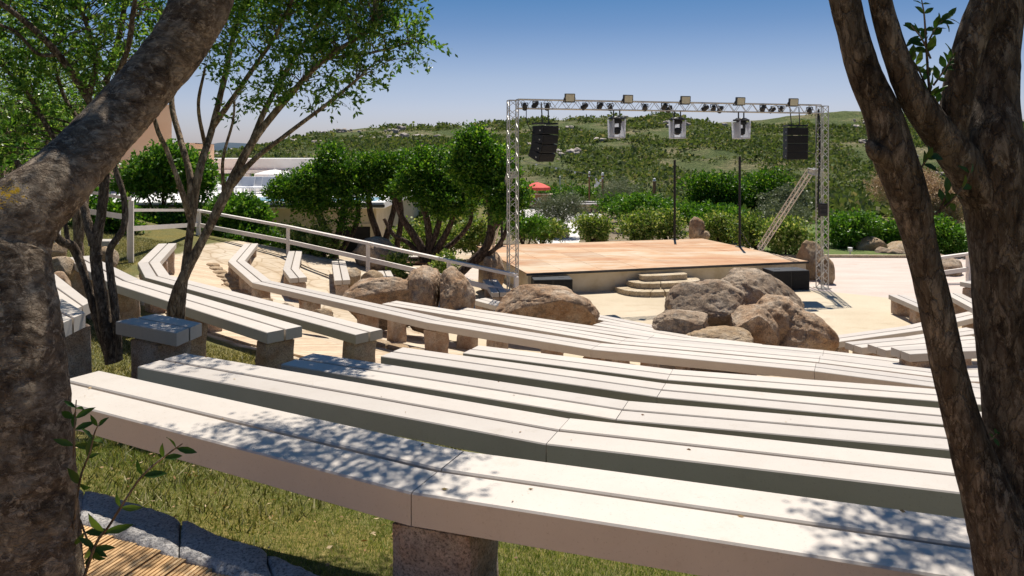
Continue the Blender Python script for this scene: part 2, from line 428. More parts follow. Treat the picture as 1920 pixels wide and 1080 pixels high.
def mk_ground():
    m, nt, b, o = new_mat('amphitheatre_ground')
    c = coords(nt, (1, 1, 1), 'World')
    d = nt.nodes.new('ShaderNodeVectorMath'); d.operation = 'DISTANCE'
    fl = nt.nodes.new('ShaderNodeVectorMath'); fl.operation = 'MULTIPLY'; fl.inputs[1].default_value = (1, 1, 0)
    nt.links.new(c, fl.inputs[0]); nt.links.new(fl.outputs[0], d.inputs[0]); d.inputs[1].default_value = (5, 24, 0)
    wob = nd(nt, 'ShaderNodeMath', operation='MULTIPLY_ADD'); nt.links.new(noise(nt, c, 1.5, 4), wob.inputs[0]); wob.inputs[1].default_value = .5
    nt.links.new(d.outputs['Value'], wob.inputs[2])
    gt = nd(nt, 'ShaderNodeMapRange'); nt.links.new(wob.outputs[0], gt.inputs[0]); gt.inputs[1].default_value = 15.45; gt.inputs[2].default_value = 15.6
    sand = ramp(nt, noise(nt, c, .8, 7, .65), [(.3, (.42, .32, .21)), (.5, (.52, .43, .32)), (.7, (.60, .53, .43))])
    stones = nt.nodes.new('ShaderNodeTexVoronoi'); stones.feature = 'DISTANCE_TO_EDGE'; stones.inputs['Scale'].default_value = 1.6; nt.links.new(c, stones.inputs['Vector'])
    sand = mixc(nt, .8, sand, ramp(nt, stones.outputs['Distance'], [(.0, (.62, .54, .46)), (.06, (1, 1, 1))]), 'MULTIPLY')
    grass = ramp(nt, noise(nt, c, 26, 6, .7), [(.28, (.045, .05, .015)), (.5, (.115, .115, .04)), (.72, (.22, .195, .09))])
    dry = ramp(nt, noise(nt, c, .9, 5, .6), [(.42, (1, 1, 1)), (.66, (1.45, 1.15, .85))])
    grass = mixc(nt, .8, grass, dry, 'MULTIPLY')
    nt.links.new(mixc(nt, gt.outputs[0], sand, grass), b.inputs['Base Color']); b.inputs['Roughness'].default_value = .95
    b.inputs['Specular IOR Level'].default_value = .15
    bump(nt, b, noise(nt, c, 40, 6, .7), .5, .03)
    return m
M['ground'] = mk_ground()
def mk_hill():
    m, nt, b, o = new_mat('maquis_hillside')
    c = coords(nt, (1, 1, 1), 'World')
    soil = ramp(nt, noise(nt, c, .06, 8, .65), [(.34, (.075, .10, .038)), (.49, (.12, .14, .06)), (.58, (.20, .18, .105)), (.70, (.36, .285, .21))])
    bush = ramp(nt, noise(nt, c, 1.1, 9, .78), [(.36, (.35, .40, .34)), (.5, (.9, .95, .85)), (.68, (1.6, 1.5, 1.25))])
    nt.links.new(mixc(nt, 1.0, soil, bush, 'MULTIPLY'), b.inputs['Base Color']); b.inputs['Roughness'].default_value = 1.0
    b.inputs['Specular IOR Level'].default_value = .1
    bump(nt, b, noise(nt, c, .8, 8, .7), 1.0, 1.2)
    return m
M['hill'] = mk_hill()
M['lawn'] = mat_simple('lawn_turf', [(.3, (.05, .09, .015)), (.5, (.09, .13, .025)), (.7, (.15, .17, .04))], 9, .95, .5, .03, 40)
M['earth'] = mat_simple('garden_soil', [(.3, (.10, .08, .045)), (.5, (.17, .13, .08)), (.7, (.26, .20, .13))], 1.2, .95, .5, .03, 20)
M['island'] = mat_simple('haze_blue_island', [(.3, (.028, .055, .085)), (.7, (.05, .075, .10))], .01, 1.0, 0)  # blue of the distance haze is put into the base colour
m, nt, b, o = new_mat('sea_water'); b.inputs['Base Color'].default_value = (.012, .075, .18, 1); b.inputs['Roughness'].default_value = .25
bump(nt, b, noise(nt, coords(nt, (1, 1, 1), 'World'), .05, 6), .5, 2.0); M['sea'] = m
m, nt, b, o = new_mat('pool_water'); b.inputs['Base Color'].default_value = (.10, .42, .55, 1); b.inputs['Roughness'].default_value = .08; M['pool'] = m
def mk_bark(name, a, b_, c_, sc=1.0, lichen=None, zs=.35, bd=.03, crack=26, cs=.6):
    m, nt, b, o = new_mat(name)
    c = coords(nt, (sc, sc, sc * zs), 'Object')
    base = ramp(nt, noise(nt, c, 13, 10, .75, .9), [(.34, a), (.48, b_), (.60, c_)])
    pale = ramp(nt, noise(nt, c, 30, 8, .78, .6), [(.52, (0, 0, 0)), (.59, (1, 1, 1))])
    base = mixc(nt, pale, base, tuple(min(1, x * 1.45) for x in c_))
    dark = ramp(nt, noise(nt, c, 5.5, 10, .8, 1.2), [(.38, (.22, .2, .18)), (.49, (1, 1, 1))])
    base = mixc(nt, .8, base, dark, 'MULTIPLY')
    # cracks between bark plates
    wv = nt.nodes.new('ShaderNodeVectorMath'); wv.operation = 'MULTIPLY_ADD'
    nz = nd(nt, 'ShaderNodeTexNoise', Scale=14.0, Detail=5.0, Roughness=.7); nt.links.new(c, nz.inputs['Vector'])
    nt.links.new(nz.outputs['Color'], wv.inputs[0]); wv.inputs[1].default_value = (.09, .09, .09); nt.links.new(c, wv.inputs[2])
    vo = nt.nodes.new('ShaderNodeTexVoronoi'); vo.feature = 'DISTANCE_TO_EDGE'; vo.inputs['Scale'].default_value = crack
    nt.links.new(wv.outputs[0], vo.inputs['Vector'])
    ck = ramp(nt, vo.outputs['Distance'], [(.0, (.28, .25, .23)), (.09, (1, 1, 1))])
    base = mixc(nt, cs, base, ck, 'MULTIPLY')
    if lichen:
        c2 = coords(nt, (1, 1, 1), 'World')
        d = nt.nodes.new('ShaderNodeVectorMath'); d.operation = 'DISTANCE'; nt.links.new(c2, d.inputs[0]); d.inputs[1].default_value = lichen
        ln = nd(nt, 'ShaderNodeMath', operation='MULTIPLY_ADD'); nt.links.new(noise(nt, c2, 75, 6, .85), ln.inputs[0]); ln.inputs[1].default_value = .26
        nt.links.new(d.outputs['Value'], ln.inputs[2])
        lt = nd(nt, 'ShaderNodeMath', operation='LESS_THAN'); nt.links.new(ln.outputs[0], lt.inputs[0]); lt.inputs[1].default_value = .165
        base = mixc(nt, lt.outputs[0], base, (.72, .42, .02))
    nt.links.new(base, b.inputs['Base Color']); b.inputs['Roughness'].default_value = .9; b.inputs['Specular IOR Level'].default_value = .2
    h = nd(nt, 'ShaderNodeMath', operation='ADD'); nt.links.new(noise(nt, c, 26, 10, .78, 1.0), h.inputs[0])
    cm = nd(nt, 'ShaderNodeMath', operation='MINIMUM'); nt.links.new(vo.outputs['Distance'], cm.inputs[0]); cm.inputs[1].default_value = .12
    c3 = nd(nt, 'ShaderNodeMath', operation='MULTIPLY'); nt.links.new(cm.outputs[0], c3.inputs[0]); c3.inputs[1].default_value = 6.0 * cs
    nt.links.new(c3.outputs[0], h.inputs[1]); bump(nt, b, h.outputs[0], 1.0, bd / sc)
    return m
M['bark_l'] = mk_bark('grey_brown_bark', (.075, .05, .034), (.20, .145, .098), (.36, .285, .205), 1.0, tuple(D(10, 345, 1.88)), 1.3, .016, 30, .25)
M['bark_r'] = mk_bark('dark_brown_bark', (.065, .043, .03), (.155, .11, .075), (.29, .225, .165), crack=34, cs=.5)
M['bark_m'] = mk_bark('smooth_brown_bark', (.20, .125, .08), (.34, .24, .155), (.48, .37, .26), .6)
M['bark_j'] = mk_bark('juniper_bark', (.05, .032, .022), (.10, .065, .045), (.17, .12, .09), .5)
M['leaf_a'] = leaf_mat('phillyrea_leaf', [(0, (.03, .09, .014)), (.45, (.10, .225, .035)), (.8, (.23, .38, .065)), (1, (.38, .50, .15))], .50, .32)
M['leaf_j'] = leaf_mat('mastic_leaf', [(0, (.022, .080, .008)), (.5, (.060, .165, .014)), (.8, (.13, .27, .022)), (1, (.30, .44, .06))], .48, .45)
M['leaf_h'] = leaf_mat('laurel_leaf', [(0, (.04, .12, .012)), (.5, (.09, .22, .02)), (.85, (.16, .31, .04)), (1, (.28, .40, .08))], .42, .42)
M['leaf_y'] = leaf_mat('variegated_leaf', [(0, (.06, .13, .02)), (.45, (.15, .25, .04)), (.75, (.32, .39, .09)), (1, (.55, .54, .26))], .40, .5)
M['leaf_o'] = leaf_mat('olive_leaf', [(0, (.09, .12, .06)), (.5, (.16, .19, .10)), (1, (.28, .31, .20))], .22, .5, (1, 1, .7))
M['leaf_d'] = leaf_mat('dry_twig', [(0, (.30, .19, .10)), (.5, (.44, .31, .19)), (1, (.56, .43, .29))], .2, .7, (1, .9, .7))
M['leaf_s'] = leaf_mat('sprout_leaf', [(0, (.025, .07, .012)), (.6, (.05, .11, .018)), (1, (.10, .16, .03))], .35, .35)
M['grass'] = leaf_mat('grass_blade', [(0, (.06, .105, .014)), (.4, (.14, .205, .03)), (.75, (.27, .32, .07)), (1, (.58, .55, .26))], .38, .5)
M['grass_olive'] = leaf_mat('dry_grass_blade', [(0, (.06, .07, .02)), (.4, (.14, .14, .045)), (.75, (.27, .25, .10)), (1, (.52, .46, .26))], .30, .5)
M['scrub'] = leaf_mat('scrub_bush', [(0, (.065, .10, .032)), (.4, (.11, .155, .052)), (.75, (.16, .205, .075)), (.94, (.23, .235, .11)), (1, (.34, .29, .19))], .34, .9)
M['litter'] = leaf_mat('fallen_leaf', [(0, (.20, .09, .04)), (.5, (.36, .22, .10)), (1, (.52, .40, .24))], .15, .6)

# ------------------------------------------------------------------ terrain
C0 = np.array([5.0, 24.0])
RP = [0, 9.4, 10.5, 11.9, 13.2, 15.4, 17.5, 19.0, 20.4, 21.9, 24, 60]
ZP = [0, 0.0, .22, .52, .84, 1.28, 1.60, 1.90, 2.22, 2.58, 2.60, 2.60]
def sstep(a, b, x):
    t = np.clip((x - a) / (b - a), 0, 1); return t * t * (3 - 2 * t)
def terrain(X, Y):
    X = np.asarray(X, dtype=float); Y = np.asarray(Y, dtype=float)
    r = np.hypot(X - C0[0], Y - C0[1]); phi = np.degrees(np.arctan2(X - C0[0], -(Y - C0[1])))
    z = np.interp(r, RP, ZP)
    mask = sstep(-125, -97, phi) * (1 - sstep(62, 82, phi))
    z = z * mask
    z = z - 5.2 * sstep(68, 96, Y) - 8 * sstep(-60, -95, X) * 0
    return z
def tz(x, y): return float(terrain(np.array([x]), np.array([y]))[0])

def grid_sheet(xs, ys, zf, drop=0.0):
    X, Y = np.meshgrid(xs, ys, indexing='ij'); Z = zf(X, Y) + drop
    V = np.stack([X, Y, Z], -1).reshape(-1, 3); n, m_ = len(xs), len(ys)
    i, k = np.meshgrid(np.arange(n - 1), np.arange(m_ - 1), indexing='ij')
    a = (i * m_ + k).ravel(); Fq = np.stack([a, a + m_, a + m_ + 1, a + 1], 1)
    return V, Fq
xs = np.r_[np.linspace(-140, -24, 24), np.arange(-23, 24, .35), np.linspace(25, 140, 24)]
ys = np.r_[np.linspace(-60, -4, 12), np.arange(-3, 36, .35), np.linspace(37, 98, 40)]
def gz(X, Y): return terrain(X, Y) - .03 * (terrain(X, Y) < .02) + .012 * sstep(.05, .3, terrain(X, Y)) * fbm(np.stack([X, Y, X * 0], -1).reshape(-1, 3) * 1.3, 3, 3).reshape(X.shape)
v, f = grid_sheet(xs, ys, gz)
solo('ground', v, f, M['ground'], kind='structure', smooth=True)

# hillside with its skyline
RX = [150, 330, 430, 480, 530, 575, 620, 700, 830, 960, 1050, 1112, 1190, 1231, 1255, 1287, 1335, 1360, 1403, 1490, 1540, 1600, 1640, 1760, 1890, 2050, 2300]
RY = [380, 350, 318, 294, 272, 256, 246, 240, 236, 229, 223, 221, 219, 214, 217, 228, 233, 230, 227, 217, 211, 208, 209, 216, 228, 236, 246]
YR = 320.0
def hill(X, Y):
    px = CX + F * X / YR
    zr = H + (HY - np.interp(px, RX, RY)) / F * YR
    t = np.clip((Y - 84) / (YR - 84), 0, 1); zb = -5.6
    P = np.stack([X, Y, 0 * X], -1).reshape(-1, 3)
    und = fbm(P / 55, 4, 21).reshape(X.shape); und2 = fbm(P / 9, 4, 33, .6).reshape(X.shape)
    p = .25 * t + .75 * t ** 1.45
    z = zb + (zr - zb) * p + 4.2 * und * np.sin(np.pi * np.clip(t, 0, 1)) + 1.1 * und2 * (.3 + .7 * t) * (zr > 2)
    z = z - np.clip(Y - YR, 0, 1e9) * .12
    return z
hx = np.linspace(-330, 330, 300); hy = np.r_[np.linspace(80, 330, 190), np.linspace(340, 460, 12)]
v, f = grid_sheet(hx, hy, hill)
solo('hill', v, f, M['hill'], kind='structure', smooth=True)
v = np.array([(-9000, 60, -13.), (9000, 60, -13.), (9000, 16000, -13.), (-9000, 16000, -13.)]); f = np.array([[0, 1, 2, 3]])
solo('sea', v, f, M['sea'], kind='structure')
# dark island on the sea horizon, its haze blue held in the material colour
ix = np.linspace(-3200, -1150, 90); iy = np.linspace(4000, 4900, 24)
def isl(X, Y):
    prof = np.interp(X, [-3200, -2600, -2200, -1900, -1700, -1560, -1450, -1330, -1150], [40, 90, 70, 66, 92, 74, 62, 50, -20])
    P = np.stack([X, Y, 0 * X], -1).reshape(-1, 3)
    return -13 + (prof + 14 * fbm(P / 160, 4, 5).reshape(X.shape)) * np.sin(np.pi * np.clip((Y - 4000) / 900, 0, 1)) ** .7
v, f = grid_sheet(ix, iy, isl); solo('island_terrain', v, f, M['island'], kind='structure', smooth=True)

def ico(sub):
    bm = bmesh.new(); bmesh.ops.create_icosphere(bm, subdivisions=sub, radius=1.0)
    v = np.array([p.co[:] for p in bm.verts]); f = np.array([[q.index for q in t.verts] for t in bm.faces]); bm.free()
    return v, f
I2, I3, I4, I5 = ico(2), ico(3), ico(4), ico(5)

def scatter_blobs(pos, rad, zsc, base, jit, seed):
    rg = np.random.default_rng(seed); bv, bf = base; n = len(pos); k = len(bv)
    th = rg.random(n) * 6.28; c, s = np.cos(th), np.sin(th)
    T = [bv * (1 + jit * np.random.default_rng(seed + j).normal(size=(k, 1))) for j in range(8)]
    V = np.stack([T[j % 8] for j in range(n)])
    X = V[..., 0] * c[:, None] - V[..., 1] * s[:, None]; Yy = V[..., 0] * s[:, None] + V[..., 1] * c[:, None]
    V = np.stack([X * rad[:, None], Yy * rad[:, None], V[..., 2] * (rad * zsc)[:, None]], -1) + pos[:, None, :]
    Fq = (bf[None] + (np.arange(n) * k)[:, None, None]).reshape(-1, 3)
    return V.reshape(-1, 3), Fq
rg = np.random.default_rng(11)
n = 60000
Y = 84 + (322 - 84) * rg.random(n) ** .8; X = (rg.random(n) * 2 - 1) * .74 * Y
z = hill(X, Y); pn = fbm(np.stack([X, Y, 0 * X], -1) / 24, 5, 44, .6)
k = (pn > -.11 + .28 * rg.random(n)) & (z > -8); X, Y, z = X[k], Y[k], z[k]
k = rg.permutation(len(X))[:26000]; X, Y, z = X[k], Y[k], z[k]; n = len(X)
R = (.45 + 1.2 * rg.random(n) ** 2.2) * (.7 + Y / 300); per = 14
d = rg.normal(size=(n, per, 3)); d[..., 2] = np.abs(d[..., 2]) * .9 + .1; d /= np.linalg.norm(d, axis=-1)[..., None]
P = np.stack([X, Y, z], 1)[:, None] + d * (R[:, None] * (.55 + .45 * rg.random((n, per))))[..., None] * (1, 1, .62)
v, f = leaves_geo(P.reshape(-1, 3), (d * .5 + rg.normal(size=d.shape) * .7).reshape(-1, 3), np.repeat(R, per) * (.30 + .35 * rg.random(n * per)), .75, .2, rg=rg)
solo('hill_scrub', v, f, M['scrub'], 'low green maquis scrub covering the hillside behind the stage', 'scrub', kind='stuff')
n = 9000; Y = 90 + 225 * rg.random(n); X = (rg.random(n) * 2 - 1) * .74 * Y
pn = fbm(np.stack([X, Y, 0 * X], -1) / 15, 3, 71); z = hill(X, Y); k = (pn > .34) & (z > -3); X, Y, z = X[k][:900], Y[k][:900], z[k][:900]
R = (.25 + .8 * rg.random(len(X)) ** 3.5) * (.55 + Y / 260)
v, f = scatter_blobs(np.stack([X, Y, z + .45 * R], -1), R, .6 + .3 * rg.random(len(X)), I2, .22, 8)
M['rock_far'] = mat_simple('pale_outcrop', [(.3, (.28, .235, .20)), (.7, (.46, .41, .37))], .4, .95, 0)
solo('hill_rocks', v, f, M['rock_far'], 'pale granite outcrops showing among the hillside scrub', 'rocks', kind='stuff')

# plaza
def arc(r, a0, a1, n):
    """points on the circle round the stage front; angle 0 faces the seats, positive to the right"""
    return [(C0[0] + r * math.sin(math.radians(a)), C0[1] - r * math.cos(math.radians(a))) for a in np.linspace(a0, a1, n)]
out = arc(9.3, -92, 58, 60) + [(16.3, 18.0), (22, 17.6), (26, 22), (27, 29.6), (22, 30.7), (17, 31.0), (12.6, 31.1), (11.0, 31.0), (8, 31), (-1, 29.5), (-3.5, 26)]
cen = (5, 24, .006); pl = [cen] + [(x, y, .006) for x, y in out]
solo('plaza', pl, [(0, i, (i % len(out)) + 1) for i in range(1, len(out) + 1)], M['plaza'], kind='structure')

# ------------------------------------------------------------------ benches
def offset_dirs(P, side):
    n = len(P); out = []
    for i in range(n):
        ds = []
        if i > 0: ds.append((P[i] - P[i - 1]).normalized())
        if i < n - 1: ds.append((P[i + 1] - P[i]).normalized())
        t = sum(ds, Vector((0, 0))).normalized(); nm = Vector((-t.y, t.x)) * side
        c = nm.dot(Vector((-ds[0].y, ds[0].x)) * side); out.append(nm / max(.5, c))
    return out
def rough_block(c, d, rz, seed, amp=.018, sub=3):
    """hewn stone block: subdivided box with uneven faces"""
    n = sub + 1; V = {}; vs_, fs = [], []
    def idx(i, j, k):
        if (i, j, k) not in V:
            V[(i, j, k)] = len(vs_); vs_.append(((i / sub - .5), (j / sub - .5), (k / sub - .5)))
        return V[(i, j, k)]
    for a in range(sub):
        for b in range(sub):
            fs.append((idx(a, b, 0), idx(a, b + 1, 0), idx(a + 1, b + 1, 0), idx(a + 1, b, 0)))
            fs.append((idx(a, b, sub), idx(a + 1, b, sub), idx(a + 1, b + 1, sub), idx(a, b + 1, sub)))
            fs.append((idx(a, 0, b), idx(a + 1, 0, b), idx(a + 1, 0, b + 1), idx(a, 0, b + 1)))
            fs.append((idx(a, sub, b), idx(a, sub, b + 1), idx(a + 1, sub, b + 1), idx(a + 1, sub, b)))
            fs.append((idx(0, a, b), idx(0, a, b + 1), idx(0, a + 1, b + 1), idx(0, a + 1, b)))
            fs.append((idx(sub, a, b), idx(sub, a + 1, b), idx(sub, a + 1, b + 1), idx(sub, a, b + 1)))
    A = np.array(vs_); s = np.sign(A) * (np.abs(A) > .49); corner = (np.abs(s).sum(1) >= 2)
    A = A * np.array(d)
    A = A - s * (np.array(d) * .05) * corner[:, None]
    nz = np.stack([vnoise(A * 7 + 11.7 * seed + q * 31, seed + q) for q in range(3)], 1) * amp
    nz[:, 2] *= (A[:, 2] < d[2] * .45)
    A = A + nz
    cs, sn = math.cos(rz), math.sin(rz)
    A = np.stack([A[:, 0] * cs - A[:, 1] * sn, A[:, 0] * sn + A[:, 1] * cs, A[:, 2]], 1) + np.array(c)
    return [tuple(p) for p in A], fs
PW, PG, PT = .205, .028, .125          # plank width, gap, thickness
def plank(root, a0, a1, b0, b1, z, name='plank'):
    """prism between end lines a0-a1 and b0-b1 (xy), top at z, chamfered top edges"""
    ch = .007; pts = []
    for p, q in ((a0, a1), (b0, b1)):
        w = (q - p).length
        for s, dz in ((0, -PT), (1, -PT), (1, -ch), (1 - ch / w, 0), (ch / w, 0), (0, -ch)):
            r = p.lerp(q, s); pts.append((r.x, r.y, z + dz))
    f = [(0, 1, 2, 3, 4, 5), (11, 10, 9, 8, 7, 6)] + [(k, 6 + k, 6 + (k + 1) % 6, (k + 1) % 6) for k in range(6)]
    return wpart(root, name, pts, f, M['white'])
bench_n = 0
def bench(P, z, label, cut=None, legs=None, leg_every=2.3, side=1, group='white slat benches round the stage', name='slat_bench', legdrop=.06, leg_w=.30, end_in=.22, m_end=None):
    """P: near edge as xy vectors; planks are laid off to `side` (1 = left of the run)"""
    global bench_n
    bench_n += 1
    P = [Vector((p[0], p[1])) for p in P]
    n = len(P); m = offset_dirs(P, side)
    if m_end: m[-1] = Vector(m_end)
    g0 = P[0] + m[0] * .22
    root = thing(name, (g0.x, g0.y, tz(g0.x, g0.y)), label, 'bench', group)
    for i in range(n - 1):
        d = (P[i + 1] - P[i]).normalized()
        for a in (0, PW + PG):
            q = []
            for j, sg in ((i, 1), (i + 1, -1)):
                gap = d * (.0025 * sg) if 0 < j < n - 1 else d * 0
                q.append((P[j] + m[j] * a + gap, P[j] + m[j] * (a + PW) + gap))
            dz = rnd.uniform(-.002, .002)
            plank(root, q[0][0], q[0][1], q[1][0], q[1][1], z + dz)
    # stone legs
    L = [0]
    for i in range(n - 1): L.append(L[-1] + (P[i + 1] - P[i]).length)
    tot = L[-1]; spots = [end_in] + [l for l in L[1:-1]] + [tot - end_in]
    spots = [s for k, s in enumerate(spots) if k == 0 or s - spots[k - 1] > .5]
    full = []
    for a, b in zip(spots[:-1], spots[1:]):
        kk = max(1, round((b - a) / leg_every)); full += [a + (b - a) * t / kk for t in range(kk)]
    full.append(spots[-1])
    if legs is not None: full = legs
    for s in full:
        i = max(j for j in range(n - 1) if L[j] <= s + 1e-6) if s < tot else n - 2
        t = (s - L[i]) / (L[i + 1] - L[i]); p = P[i].lerp(P[i + 1], t); d = (P[i + 1] - P[i]).normalized()
        nm = Vector((-d.y, d.x)) * side; c = p + nm * .22; zg = tz(c.x, c.y); h = (z - PT - .002) - (zg - legdrop)
        if h < .05: continue
        v, f = rough_block((c.x, c.y, z - PT - .002 - h / 2), (leg_w * rnd.uniform(.85, 1.2), rnd.uniform(.36, .41), h), math.atan2(d.y, d.x) + rnd.uniform(-.05, .05), bench_n * 13 + int(s * 10), .022, 5)
        wpart(root, 'leg', v, f, M['leg'])
    return root
def PX(pts, h): return [W(x, y, h).xy for x, y in pts]
def ext(P, k, back=False):
    a, b = (P[1], P[0]) if back else (P[-2], P[-1]); q = b + (b - a).normalized() * k
    return [q] + P[1:] if back else P[:-1] + [q]

h1, h2, h3, h4, h4b, h5 = 1.27, 1.62, 1.93, 2.24, 2.52, 2.97
B1 = PX([(136, 758), (771, 924), (1758, 1079)], h1); B1 = ext(ext(B1, .45, True), .9)
r1 = bench(B1, H - h1, 'nearest long white bench, dappled by leaf shadow, above the grass', legs=[2.62, 4.9], leg_w=.33)
B2 = ext(PX([(258, 687), (1024, 832), (1802, 924)], h2), 1.2)
bench(B2, H - h2, 'second long white bench from the camera, its left end in dappled shade')
B3 = ext(PX([(527, 683), (1155, 786), (1775, 842)], h3), 1.8)
bench(B3, H - h3, 'third long white bench from the camera, starting beside the wooden aisle')
B4 = ext(PX([(714, 668), (1232, 744), (1764, 795)], h4), 2.5)
bench(B4, H - h4, 'fourth long white bench from the camera, in front of the stone legs')
B4b = ext(PX([(868, 662), (1251, 712), (1757, 752)], h4b), 3.0)
bench(B4b, H - h4b, 'fifth long white bench from the camera, last before the decked gangway')
B5 = PX([(458, 457), (427.5, 490), (473, 530), (803, 605), (1108, 655), (1527, 695.5), (1830, 735)], h5)
bench(ext(B5, 1.2), H - h5, 'longest white bench, bending left around the arc with brown shaded front')
# rows in front of it
def inner(P, d):
    m = offset_dirs(P, 1); return [p + q * d for p, q in zip(P, m)]
i6 = inner(B5, 1.22); h6 = 3.16
s6 = W(716, 570, h6).xy
bench([s6] + i6[4:] + [i6[-1] + Vector((1.5, -.1))], H - h6, 'white bench just beyond the longest one, starting near the split boulder')
h7 = 3.38; i7 = inner(B5, 2.5); s7 = W(850, 583, h7).xy
bench([s7] + [i7[4] + Vector((.1, 0))] + i7[5:] + [i7[-1] + Vector((1.5, .1))], H - h7, 'white bench running under the low overhanging boulder')
h7b = 3.58
bench(PX([(1112, 609), (1277, 637)], h7b) + [W(1420, 655, h7b).xy], H - h7b, 'white bench between the overhanging boulder and the boulder pile')
h8 = 3.85
bench(PX([(886, 562), (975, 585), (1117, 598), (1277, 630)], h8), H - h8, 'white front row bench at the plaza edge behind the overhanging boulder')
# left block
hC, hB, hA = 1.66, 1.98, 2.36
bench(PX([(217, 603), (331, 625)], hC), H - hC, 'short white bench on one granite block beside the multi-stemmed tree', legs=[.40], leg_w=.42, m_end=(.12, 1.0))
bench(PX([(20, 505), (138, 582)], hC), H - hC, 'white bench end just left of the multi-stemmed tree, on a granite block', legs=[.4, 2.2], m_end=(-.18, 1.05))
bench(PX([(-20, 545), (112, 608)], 1.36), H - 1.36, 'white bench end peeking out from behind the big leaning trunk', legs=[.3, 1.5], m_end=(-.1, 1.0))
bench(PX([(122, 483), (205, 530), (501, 624)], hB), H - hB, 'long white bench running behind the twin-stemmed tree, leaf shade on its end')
bench(PX([(297, 457), (258, 493), (272, 520), (667, 628)], hA), H - hA, 'long white bench with a crooked far end beside the decked aisle')
bench(PX([(165, 452), (205, 452)], 2.1), H - 2.1, 'short white bench far left in front of the corner fence post')
bench(PX([(541, 471), (530.4, 504.6), (543.6, 522)], 3.25), H - 3.25, 'short bent white bench nearest the white fence', legdrop=.1)
bench(PX([(622, 489.5), (627, 526)], 3.55), H - 3.55, 'short straight white bench in front of the fence post')
bench(PX([(707, 508), (714, 526)], 3.82), H - 3.82, 'tiny white bench end behind the split boulder')
bench(PX([(905, 524), (922, 549)], 3.82), H - 3.82, 'short white bench at the foot of the left truss column')
# right block
bench(PX([(1571, 641), (1729, 619), (1850, 590)], 3.85), H - 3.85, 'white front row bench right of the boulder pile')
bench(PX([(1616, 652), (1730, 641), (1850, 622)], 3.60), H - 3.60, 'second white bench right of the boulder pile', legs=[.25, 1.8])
bench(PX([(1661, 657), (1760, 649), (1860, 640)], 3.36), H - 3.36, 'third white bench right of the boulder pile', legs=[.25, 1.8])
bench(PX([(1706, 664), (1780, 660), (1880, 656)], 3.14), H - 3.14, 'fourth white bench right of the boulder pile, half behind the leaning limb', legs=[.25, 1.8])
bench(PX([(1666, 552), (1745, 586)], 3.80), H - 3.80, 'low white bench on two sandy stone legs at the right plaza edge', legs=[.22, 1.3], leg_w=.4)
bench(PX([(1768, 548), (1822, 577), (1840, 590)], 3.72), H - 3.72, 'white bench on stone legs seen between the two right trunks', legs=[.2, 1.6], leg_w=.4)
bench(PX([(1800, 528), (1870, 540)], 3.45), H - 3.45, 'upper white bench seen between the two right trunks', legs=[.25, 1.2], leg_w=.5)

# ------------------------------------------------------------------ timber gangways
def wedge_deck(name, rows, mat, z_of, th=.04, gap=.006):
    """radial boards: rows of (inner a, inner b, outer b, outer a) xy quads"""
    root = bpy.data.objects.new(name, None); link(root); root['kind'] = 'structure'
    q0 = rows[0][0]; root.location = (q0[0], q0[1], 0)
    for a, b, c, d in rows:
        mid = ((a[0] + b[0] + c[0] + d[0]) / 4, (a[1] + b[1] + c[1] + d[1]) / 4)
        o = Vector((mid[0], mid[1], z_of(*mid)))
        t = Vector((c[0] + d[0] - a[0] - b[0], c[1] + d[1] - a[1] - b[1])); ang = math.atan2(t.y, t.x)
        Rm = Matrix.Rotation(-ang, 2); L = [Rm @ (Vector((p[0], p[1])) - o.xy) for p in (a, b, c, d)]
        zz = [z_of(p[0], p[1]) - o.z for p in (a, b, c, d)]
        v = [(p.x, p.y, e) for p, e in zip(L, zz)] + [(p.x, p.y, e - th) for p, e in zip(L, zz)]
        f = [(3, 2, 1, 0), (4, 5, 6, 7), (0, 1, 5, 4), (1, 2, 6, 5), (2, 3, 7, 6), (3, 0, 4, 7)]
        me = mesh_of('board', v, f, mat); bmf = bmesh.new(); bmf.from_mesh(me); bmesh.ops.recalc_face_normals(bmf, faces=bmf.faces); bmf.to_mesh(me); bmf.free()
        part(root, 'board', me, o - root.location, (0, 0, ang))
    return root
def ring_rows(r0, r1, a0, a1, w, gap=.007):
    rm = (r0 + r1) / 2; n = int(math.radians(a1 - a0) * rm / w); rows = []
    for k in range(n):
        t0 = math.radians(a0 + (a1 - a0) * k / n) + gap / rm / 2; t1 = math.radians(a0 + (a1 - a0) * (k + 1) / n) - gap / rm / 2
        pt = lambda r, t: (C0[0] + r * math.sin(t), C0[1] - r * math.cos(t))
        j = rnd.uniform(-.03, .03)
        rows.append((pt(r0 + j, t0), pt(r0 + j, t1), pt(r1 + j, t1), pt(r1 + j, t0)))
    return rows
wedge_deck('deck_gangway', ring_rows(13.35, 15.1, -84, 26, .15), M['deck_pale'], lambda x, y: tz(x, y) + .035)

